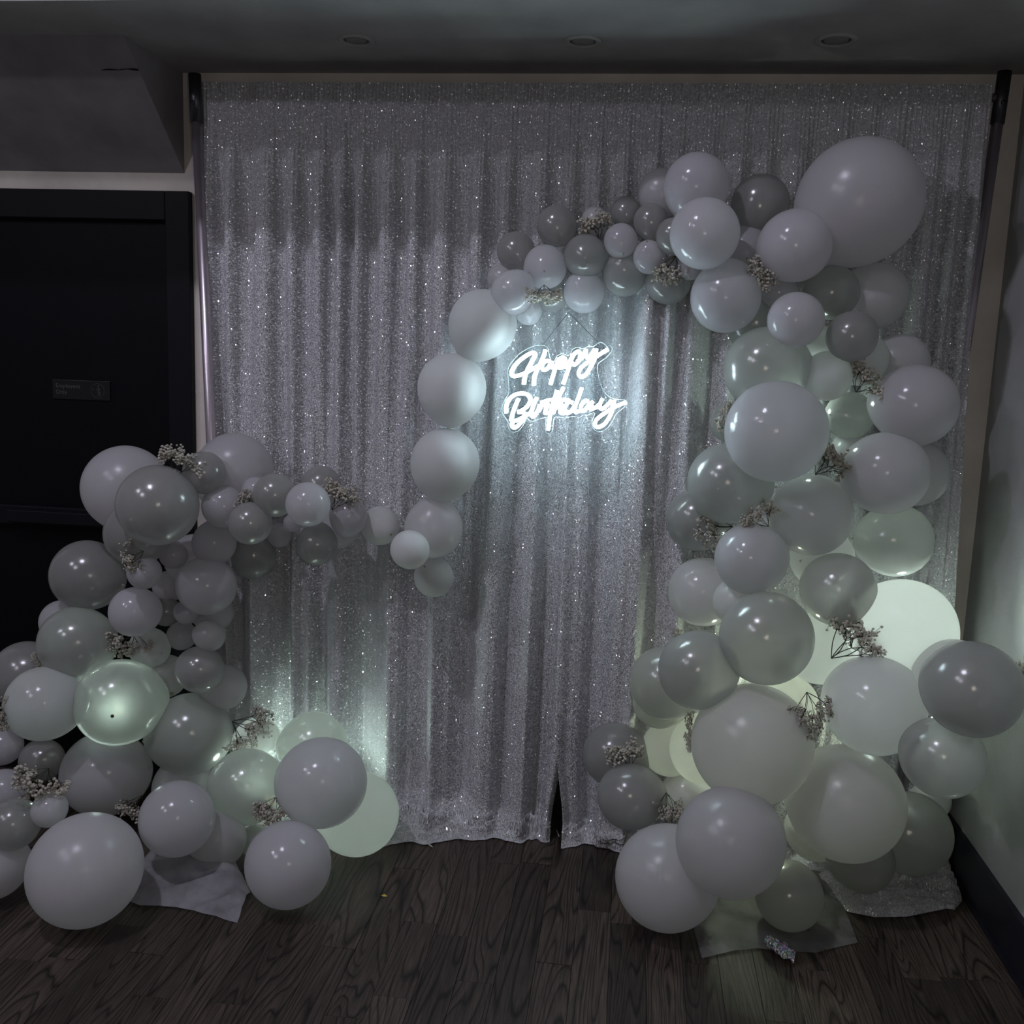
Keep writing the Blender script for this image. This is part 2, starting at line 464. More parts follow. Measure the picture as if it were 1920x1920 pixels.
# employees only sign
s0 = at(97, 711, WALL-.004); s1 = at(208, 752, WALL-.004)
sg = empty('door_sign', ((s0.x+s1.x)/2, WALL-.001, s1.z))
tag(sg, 'small black sign reading Employees Only with a round pictogram, on the black door', 'sign')
ox, oy, oz = sg.location
W_, H_ = .214, .068
rot = Matrix.Rotation(0, 4, 'Y')
obj('plate', boxes((-W_/2, W_/2, -.004, 0, 0, H_), bev=.0012), M_signplate, sg)
def text_mesh(s, size, M):
    cu = bpy.data.curves.new('letters', 'FONT'); cu.body = s; cu.size = size; cu.extrude = .0004; cu.resolution_u = 3
    to = bpy.data.objects.new('letters', cu); C.objects.link(to)
    dg = bpy.context.evaluated_depsgraph_get(); dg.update()
    me = bpy.data.meshes.new_from_object(to.evaluated_get(dg))
    bpy.data.objects.remove(to)
    me.transform(M)
    return me
for body, z in (('Employees', .040), ('Only', .018)):
    me = text_mesh(body, .0215, Matrix.Translation((-W_/2+.012, -.0046, z)) @ Matrix.Rotation(math.pi/2, 4, 'X'))
    me.materials.clear(); me.materials.append(M_print)
    o = bpy.data.objects.new('lettering', me); C.objects.link(o); o.parent = sg; o['label'] = 'the word ' + body
ring = catmull([(.062+.0245*math.cos(a), -.0045, .034+.0245*math.sin(a)) for a in [k*math.pi/6 for k in range(12)]], 3, True)
v_, f_ = tube(ring, .0006, 6, True)
def seg(pts, r): tube([Vector((.062+x, -.0045, .034+z)) for x, z in pts], r, 6, vs=v_, fs=f_)
seg([(.003, .011), (.004, -.001), (.001, -.018)], .0016); seg([(.004, 0), (.009, -.009), (.008, -.018)], .0015)
seg([(.003, .009), (-.004, .004), (-.002, -.002)], .0011); seg([(.004, .009), (.010, .003)], .0011)
bm = bmesh.new(); bmesh.ops.create_uvsphere(bm, u_segments=8, v_segments=6, radius=.003, matrix=Matrix.Translation((.065, -.0045, .049)))
v0 = len(v_); v_ += [v.co.copy() for v in bm.verts]; f_ += [tuple(v0+v.index for v in fc.verts) for fc in bm.faces]; bm.free()
seg([(-.014, .006), (-.016, .002)], .002)
o = obj('pictogram', (v_, f_), M_print, sg); o['label'] = 'round pictogram with a standing figure'

# downlights
for k, (px, py, r, lab) in enumerate(((668, 75, .054, 'leftmost unlit round ceiling downlight'), (1093, 77, .054, 'middle unlit round ceiling downlight'), (1568, 75, .058, 'rightmost unlit round ceiling downlight'))):
    p = atz(px, py, ZC)
    if k == 0:
        dl = empty('ceiling_downlight', p)
        parts = [obj('trim_ring', lathe([(.054, 0), (.054, -.002), (.050, -.005), (.041, -.0055), (.037, -.001)], 48), M_trimring, dl, True),
                 obj('baffle', lathe([(.037, -.001), (.035, -.0005), (.031, -.0008)], 48), M_baffle, dl, True),
                 obj('lens', lathe([(.031, -.0008), (.029, -.004), (.015, -.005), (.0001, -.0052)], 40), M_lens, dl, True)]
        d = dl
    else:
        d = dl.copy(); C.objects.link(d)
        for q in parts:
            c = q.copy(); C.objects.link(c); c.parent = d
    d.location = p; s = r/.054; d.scale = (s, s, 1)
    tag(d, lab, 'light', 'downlights in the lowered ceiling')

# ceiling lamps of the room in front (out of frame), where the highlights on the balloons come from
for loc, lab in (((-1.66, .76, 4.42), 'lit hanging spotlight of the high ceiling, nearest the curtain'), ((-3.38, .33, 3.68), 'lit hanging spotlight of the high ceiling, far left'), ((-2.46, -.12, 3.14), 'lit hanging spotlight of the high ceiling, lowest')):
    e_ = empty('hanging_spotlight', loc)
    bm = bmesh.new(); cyl(bm, (0, 0, .05), (0, 0, 5.0-loc[2]), .006, n=8)
    obj('rod', bm, M_coupler, e_)
    obj('shade', lathe([(.02, .06), (.05, .05), (.06, .035), (.055, .035), (.0001, .05)], 20), M_coupler, e_, True)
    tag(e_, lab, 'light', 'spotlights hanging from the high ceiling')

# ------------------------------------------------------------------ floor of oak boards
floor = struct('floor', boxes((XL, XR+.1, -2.5, WALL+.1, -.06, -.013)), M_sub, 'floor of dark stained oak boards')
rnd = random.Random(5)
PW = .098
bmp = boxes((-.5, .5, -.5, .5, -1, 0))
top = [e for e in bmp.edges if all(v.co.z > -.01 for v in e.verts)]
bmesh.ops.bevel(bmp, geom=top, offset=.012, segments=1, affect='EDGES')
pl_me = None
x = XR - .02
row = 0
far_v, far_f = [], []
count = 0
while x > XL+.1:
    y = WALL+.02 - rnd.uniform(0, .5)
    y1 = WALL+.02
    first = True
    while y1 > -2.3:
        ln = rnd.uniform(.32, .95)
        y0 = y1-ln if not first else y1-rnd.uniform(.15, .9)
        first = False
        x0, x1 = x-PW, x
        dz = rnd.uniform(-.0007, .0007)
        if y1 > 1.45 and x > -2.25 and count < 298:
            if pl_me is None:
                o = obj('plank', bmp, M_wood, floor); pl_me = o.data
            else:
                o = bpy.data.objects.new('plank', pl_me); C.objects.link(o); o.parent = floor
            o.location = ((x0+x1)/2, (y0+y1)/2, dz); o.scale = (PW-.0012, (y1-y0)-.0012, .012)
            count += 1
        else:
            b0 = len(far_v)
            far_v += [(x0+.0008, y0+.0008, dz), (x1-.0008, y0+.0008, dz), (x1-.0008, y1-.0008, dz), (x0+.0008, y1-.0008, dz)]
            far_v += [(a, b, -.012) for a, b, _ in far_v[b0:b0+4]]
            far_f += [(b0, b0+1, b0+2, b0+3)] + [(b0+4+k, b0+4+(k+1) % 4, b0+(k+1) % 4, b0+k) for k in range(4)]
        y1 = y0
    x -= PW
o = obj('plank_field', (far_v, far_f), M_wood, floor); tag(o, kind='stuff')

# ------------------------------------------------------------------ curtain
CY = 3.12
ZTOP = at(1000, 163, CY).z + .012
xl_t = at(372, 170, CY).x; xl_b = at(403, 700, CY).x
xr_t = at(1862, 158, CY).x; xr_b = at(1785, 1180, CY).x
def sm(a, b, x):
    t = max(0, min(1, (x-a)/(b-a))); return t*t*(3-2*t)
def fold(X, z):
    h = max(0, ZTOP-z)
    w = X + .012*noise.noise(Vector((X*3, h*.6, 1.7)))
    ph = 2*math.pi*w/.088 + 2.4*noise.noise(Vector((w*5.3, 4.1, h*.15))) * 1.6 + 1.2*math.sin(w*7.3)
    s = math.sin(ph)
    s = math.copysign(abs(s)**.65, s)
    ph2 = 2*math.pi*w/.165 + 2.6*noise.noise(Vector((w*3.1, 7.7, h*.1))) * 1.5
    s2 = math.sin(ph2); s2 = math.copysign(abs(s2)**.8, s2)+.35*math.sin(2.3*ph2+1)
    k2 = sm(.5, 1.7, h)
    s = s*(1-.75*k2) + 1.15*s2*k2
    amp = .004 + .021*sm(.02, .45, h) + .008*sm(.8, 2.2, h)
    amp *= .55 + .9*(noise.noise(Vector((w*4.1, 9.2, h*.25)))*.5+.5)
    f = amp*s
    f += .0022*sm(.15, .8, h)*math.sin(2*math.pi*w/.041 + 3*noise.noise(Vector((w*9, 2.2, h*.4))))
    g = math.exp(-h/.22)
    f += (.0045*g+.0002)*math.sin(2*math.pi*(X+.004*noise.noise(Vector((X*20, h*3, 0))))/.0125 + 5*noise.noise(Vector((X*17, h*1.2, 3.3))))
    f += .0035*g*noise.noise(Vector((X*60, h*9, 7)))
    # the big fold right of the sign
    x0 = .012 - .030*(h-.6)
    f += .090*sm(x0-.012, x0+.010, X) * (1-sm(x0+.05, x0+.32, X)) * sm(.3, .7, h) * (1-.5*sm(1.3, 2.1, h))
    return f
def panel(name, ua, ub, pool, side, label):
    nx = int((ub-ua)*900)+1; nz = 110; npz = 26
    vs, fs, uvs = [], [], []
    for i in range(nx):
        u = ua+(ub-ua)*i/(nx-1)
        xt = xl_t+(xr_t-xl_t)*u; xb = xl_b+(xr_b-xl_b)*u
        e = pool(xb)
        ZB = .07 + (.055*(1-sm(-.8, -.25, xb)) + .012*math.sin(xb*23) if side < 0 else .02*math.sin(xb*19))
        for j in range(nz+npz):
            if j < nz:
                v = j/(nz-1); z = ZTOP-(ZTOP-ZB)*v
                X = xt+(xb-xt)*min(1, v*1.2)
                gap = .022*sm(.22, .02, z) if False else .030*(1-sm(.05, .34, z))
                edge = (sm(.12, 0, (ub-u)*2.4) if False else max(0, 1-(ub-u)*2.4/.12)) if side < 0 else max(0, 1-(u-ua)*2.4/.12)
                Xo = X + side*gap*edge
                y = CY - fold(X, z)
                if side > 0: y -= .004*edge
                p = (Xo, y, z); L_ = ZTOP-z
            else:
                s = (j-nz+1)/npz
                zb_ = ZB; q = s
                yb_ = CY - fold(X0, zb_)
                fall = (1-q)**1.6
                y = yb_*(1) - e*q - (0 if s else 0)
                y = yb_ + (CY-yb_)*sm(.2, 1, q)*.7 - e*q
                wr = noise.noise(Vector((X0*11+2*q, q*5, 5.5)))*.020 + noise.noise(Vector((X0*30, q*9, 8.5)))*.004
                ridge = .030*math.exp(-((q-.35-.45*(X0+.75))/.09)**2) + .018*math.exp(-((q-.8+.5*(X0+.75))/.07)**2) + .014*math.exp(-((q-.5-.3*math.sin(X0*15))/.08)**2)
                z = .004 + (ZB-.004)*fall + max(-.001, (wr+ridge+.006)*math.sin(math.pi*min(1, q*1.02)))
                z = max(z, .003)
                y += (.016*noise.noise(Vector((X0*9, 3.3, q*2)))+.006*noise.noise(Vector((X0*33, 1.3, q*2))))*q
                p = (X0+side*.030*edge + .02*noise.noise(Vector((X0*8, q*4, 1)))*q*(1-edge), y, z); L_ = ZTOP-ZB+e*q*1.4
            if j == nz-1: X0 = X
            vs.append(p); uvs.append((X*1.25+u*.0, L_))
    n = nz+npz
    for i in range(nx-1):
        for j in range(n-1):
            a = i*n+j; fs.append((a, a+1, a+n+1, a+n))
    me = bpy.data.meshes.new(name); me.from_pydata(vs, [], fs)
    uvl = me.uv_layers.new(name='UVMap')
    fl = []
    for p in me.polygons:
        for vi in p.vertices: fl += uvs[vi]
    uvl.data.foreach_set('uv', fl)
    me.polygons.foreach_set('use_smooth', [True]*len(me.polygons))
    me.materials.append(M_curtain)
    o = bpy.data.objects.new(name, me); C.objects.link(o)
    tag(o, label, 'curtain', 'glitter curtain panels of the backdrop')
    return o
split = (at(1047, 1500, CY).x - xl_b)/(xr_b-xl_b)
def pool_l(x): return .10 + .09*sm(-.35, -.75, x) if False else .07 + .13*(1-sm(-.85, -.35, x)) - .03*sm(-.3, -.18, x)
def pool_r(x): return .045 + .03*math.sin(x*11)**2 + .10*sm(.5, .8, x)
cl = panel('curtain', 0, split+.004, pool_l, -1, 'wide glitter curtain panel left of the floor gap, pooling on the floor')
cr = panel('curtain', split-.004, 1, pool_r, 1, 'glitter curtain panel right of the floor gap, behind the tall balloon column')

def crumple(name, outline_fn, nu, nv, hfun, m_, parent=None, uv=True):
    vs, fs, uvs = [], [], []
    for i in range(nu):
        for j in range(nv):
            u, v = i/(nu-1), j/(nv-1)
            p = outline_fn(u, v); z = hfun(u, v, p)
            vs.append((p.x, p.y, z)); uvs.append((p.x*1.1, p.y*1.3))
    for i in range(nu-1):
        for j in range(nv-1):
            a = i*nv+j; fs.append((a, a+nv, a+nv+1, a+1))
    me = bpy.data.meshes.new(name); me.from_pydata(vs, [], fs)
    uvl = me.uv_layers.new(name='UVMap'); fl = []
    for p in me.polygons:
        for vi in p.vertices: fl += uvs[vi]
    uvl.data.foreach_set('uv', fl)
    me.polygons.foreach_set('use_smooth', [True]*len(me.polygons))
    me.materials.append(m_)
    o = bpy.data.objects.new(name, me); C.objects.link(o)
    if parent: o.parent = parent
    return o
def lerp_poly(pts, t):
    t = t*(len(pts)-1); i = min(int(t), len(pts)-2); return pts[i].lerp(pts[i+1], t-i)

# bunched right hem lying round the foot of the column
front = [atz(*q) for q in ((1545, 1672), (1562, 1694), (1590, 1712), (1640, 1722), (1700, 1721), (1745, 1712), (1775, 1706), (1790, 1708), (1806, 1692), (1811, 1672))]
back = [atz(*q, .0) for q in ((1530, 1650), (1560, 1640), (1600, 1628), (1650, 1620), (1700, 1615), (1730, 1612), (1752, 1610), (1768, 1614), (1785, 1622), (1802, 1640))]
for v in front+back:
    v.z = 0
    v.x = min(v.x, XR-.03); v.y = min(v.y, WALL-.08)
def hf(u, v, p):
    e = math.sin(math.pi*min(1, max(0, v)))**.5 * math.sin(math.pi*min(1, max(0, u*.96+.02)))**.35
    r = abs(noise.noise(Vector((p.x*6+p.y*9, p.y*26-p.x*7, 2.1))))
    r2 = abs(noise.noise(Vector((p.x*14, p.y*50-p.x*12, 6.1))))
    return .004 + e*(.055*(.35+v*.9) + .05*(.45-r) + .018*(.4-r2))
hem = crumple('bunched_hem', lambda u, v: lerp_poly(front, u).lerp(lerp_poly(back, u), v), 150, 60, hf, M_curtain, cr)

# ------------------------------------------------------------------ backdrop stand
stand = empty('backdrop_stand', (-1.4, CY+.03, 0))
tag(stand, 'steel pipe backdrop stand carrying the glitter curtain', 'stand')
def sp(name, bm, m_, smooth=True, label=None):
    o = obj(name, bm, m_, stand, smooth); o.matrix_parent_inverse = Matrix.Translation(-stand.location)
    if label: o['label'] = label
    return o
PY = CY-.01
def pole(ptop, pbot_dir, label, ty):
    top = at(*ptop, ty); low = at(*pbot_dir, ty)
    d = (low-top)/(top.z-low.z)
    bot = top+d*(top.z-.02)
    mid = top+d*.13
    bm = bmesh.new(); cyl(bm, mid, bot, .0165, n=28)
    sp('pole', bm, M_pole, label=label)
    bm = bmesh.new(); cyl(bm, top, top+d*.145, .0195, n=28)
    cyl(bm, top+d*.09+Vector((0, -.018, 0)), top+d*.09+Vector((0, -.026, 0)), .006, n=12)
    sp('pole_sleeve', bm, M_coupler, label='dark upper sleeve of the pole')
    bm = bmesh.new(); cyl(bm, (bot.x, bot.y, 0), (bot.x, bot.y, .008), .09, n=32); cyl(bm, (bot.x, bot.y, .008), (bot.x, bot.y, .06), .022, n=20)
    sp('base_plate', bm, M_coupler)
    return top
ta = pole((365, 139), (396, 820), 'left steel pole with a bright streak', CY-.025)
tb = pole((1884, 134), (1843, 420), 'right steel pole, mostly dark', CY+.03)
bm = bmesh.new(); cyl(bm, (ta.x, CY+.02, ZTOP-.03), (tb.x, CY+.03, ZTOP-.03), .012, n=16)
sp('crossbar', bm, M_pole)

# ------------------------------------------------------------------ neon sign
SY = 2.93
def zp(pts, y=SY): return [at(900+x/6, 600+yy/6, y) for x, yy in pts]
sign = empty('neon_sign', at(1058, 700, SY))
tag(sign, 'white glowing neon sign reading Happy Birthday in script, hanging in the arch', 'sign')
inv = Matrix.Translation(-sign.location)
def np_(name, vf, m_, smooth=True, label=None):
    o = obj(name, vf, m_, sign, smooth); o.matrix_parent_inverse = inv
    if label: o['label'] = label
    return o
STROKES = {
 'Happy': [
  [(490, 725), (500, 650), (535, 555), (585, 460), (618, 395), (606, 368), (560, 378), (490, 420), (415, 485), (365, 555), (352, 605), (378, 632), (440, 622), (520, 590), (600, 545), (665, 512)],
  [(733, 332), (726, 370), (700, 440), (662, 520), (628, 590), (607, 660), (604, 738)],
  [(800, 480), (760, 458), (715, 480), (694, 525), (712, 562), (752, 552), (790, 500), (808, 470), (800, 520), (822, 535), (850, 515)],
  [(888, 430), (855, 520), (822, 620), (790, 728)],
  [(862, 480), (900, 432), (945, 425), (958, 470), (935, 525), (895, 540), (868, 510)],
  [(930, 450), (905, 485), (960, 530), (1000, 480), (1045, 400)],
  [(1045, 385), (1020, 470), (980, 590), (935, 722)],
  [(1025, 440), (1065, 378), (1110, 355), (1127, 400), (1105, 465), (1060, 505), (1035, 480)],
  [(1090, 470), (1140, 430), (1175, 365), (1195, 338), (1188, 395), (1208, 425), (1250, 390), (1292, 328)],
  [(1310, 322), (1296, 420), (1245, 530), (1185, 618), (1135, 640), (1110, 600), (1135, 540), (1195, 488), (1265, 438), (1345, 388), (1400, 352), (1443, 326)],
 ],
 'Birthday': [
  [(295, 1048), (290, 985), (312, 915), (362, 860), (435, 828), (512, 830), (556, 870), (560, 922), (520, 982), (462, 1022), (428, 1036), (480, 1040), (506, 1070), (490, 1115), (445, 1170), (400, 1208), (366, 1204), (356, 1170), (385, 1140), (445, 1116), (510, 1080), (565, 1045)],
  [(432, 885), (405, 945), (376, 1020), (355, 1090), (348, 1138)],
  [(640, 872), (612, 930), (592, 985), (575, 1045), (592, 1088), (622, 1068), (652, 1015)],
  [(668, 955), (655, 1030), (690, 965), (702, 928), (722, 962), (762, 948), (742, 1000), (732, 1048), (765, 1038)],
  [(865, 792), (840, 880), (812, 965), (792, 1050), (776, 1140), (766, 1240)],
  [(683, 932), (760, 906), (850, 895), (950, 900), (1010, 908)],
  [(942, 758), (900, 835), (862, 930), (832, 1020), (822, 1056)],
  [(842, 1005), (880, 952), (912, 945), (906, 1000), (902, 1038), (932, 1052), (962, 1035)],
  [(1045, 935), (1002, 922), (962, 970), (950, 1020), (976, 1048), (1022, 1028), (1062, 968)],
  [(1146, 762), (1112, 860), (1078, 950), (1062, 1008), (1078, 1036), (1112, 1024)],
  [(1222, 920), (1180, 910), (1140, 958), (1135, 1008), (1162, 1022), (1206, 985), (1238, 938), (1232, 985), (1252, 1006), (1292, 985)],
  [(1270, 915), (1250, 960), (1290, 990), (1340, 950)],
  [(1380, 885), (1352, 940), (1347, 985), (1376, 998), (1432, 958), (1482, 902)],
  [(1510, 905), (1500, 965), (1480, 1042), (1432, 1130), (1380, 1186), (1322, 1206), (1292, 1178), (1312, 1122), (1372, 1070), (1442, 1022), (1530, 972), (1600, 942), (1645, 926)],
 ]}
cv_, cf_ = [], []
for word, strokes in STROKES.items():
    v_, f_ = [], []
    for s in strokes:
        tube(catmull(zp(s), 5), .0051, 8, vs=v_, fs=f_)
        tube(catmull(zp(s, SY+.0058), 5), .0050, 6, vs=cv_, fs=cf_)
    np_('neon_tube', (v_, f_), M_neon, label='glowing tube lettering of the word ' + word)
np_('tube_channel', (cv_, cf_), M_white, label='opaque white channel strip behind the tubes')
OUT = [(315,640),(310,580),(340,500),(420,400),(520,330),(620,290),(700,285),(760,310),(782,400),(802,465),(830,480),(850,430),(880,395),(940,380),(990,400),(1020,380),(1040,330),(1100,305),(1150,325),(1210,300),(1270,300),(1310,275),(1350,250),(1400,270),(1430,300),(1460,285),(1485,320),(1470,370),(1400,440),(1340,480),(1320,530),(1335,640),(1360,730),(1400,810),(1450,860),(1520,890),(1600,895),(1650,910),(1655,950),(1590,1010),(1530,1060),(1490,1140),(1440,1210),(1370,1255),(1300,1245),(1265,1200),(1262,1130),(1290,1060),(1270,1045),(1200,1075),(1160,1070),(1120,1095),(1040,1085),(960,1105),(900,1095),(840,1095),(825,1150),(815,1240),(780,1280),(740,1260),(735,1200),(745,1100),(720,1100),(650,1120),(600,1138),(560,1135),(530,1105),(500,1160),(450,1230),(390,1265),(340,1245),(315,1190),(315,1140),(270,1080),(250,1030),(255,950),(290,880),(325,810)]
oc = catmull(zp(OUT, SY+.012), 3, True)
bm = bmesh.new()
fv = [bm.verts.new(p) for p in oc]
f0 = bm.faces.new(fv)
ex = bmesh.ops.extrude_face_region(bm, geom=[f0])
bmesh.ops.translate(bm, verts=[g for g in ex['geom'] if isinstance(g, bmesh.types.BMVert)], vec=(0, .004, 0))
bmesh.ops.triangulate(bm, faces=[f for f in bm.faces if len(f.verts) > 4])
np_('backing_board', bm, M_acrylic, False, 'clear acrylic backing cut round the words')
v_, f_ = tube(oc, .0009, 6, True)
np_('board_edge', (v_, f_), M_edge, label='bright cut edge of the clear backing')
v_, f_ = tube(catmull([at(1066, 586, SY+.05), at(1045, 612, SY+.03), at(1018, 647, SY+.016)], 6), .0009, 6)
tube(catmull([at(1066, 586, SY+.05), at(1092, 612, SY+.03), at(1125, 646, SY+.016)], 6), .0009, 6, vs=v_, fs=f_)
np_('hanging_cord', (v_, f_), M_cord, label='thin dark twisted cord the sign hangs from')
v_, f_ = tube(catmull([at(1100, 776, SY+.03), at(1090, 800, SY+.05), at(1090, 830, SY+.06), at(1101, 870, SY+.065), at(1104, 940, SY+.07)], 6), .0014, 6)
np_('power_cable', (v_, f_), M_edge, label='clear power cable hanging below the sign')

# ------------------------------------------------------------------ small lamps in the garland
lamp0 = None
for loc, p, col, dr, lab in LAMPS:
    e_ = empty('led_lamp', loc)
    obj('housing', boxes((-.022, .022, .006, .022, -.022, .022), bev=.002), M_coupler, e_)
    v_, f_ = [], []
    bm = bmesh.new()
    for a in (-.010, .010):
        for b in (-.010, .010):
            bmesh.ops.create_uvsphere(bm, u_segments=8, v_segments=6, radius=.006, matrix=Matrix.Translation((a, .004, b)))
    e2 = obj('diode', bm, M_diode, e_, True); e2['label'] = 'four warm diodes'
    e_.location = Vector(loc)+Vector((0, .02, 0))
    tag(e_, lab, 'light', 'lamps hidden in the garland')

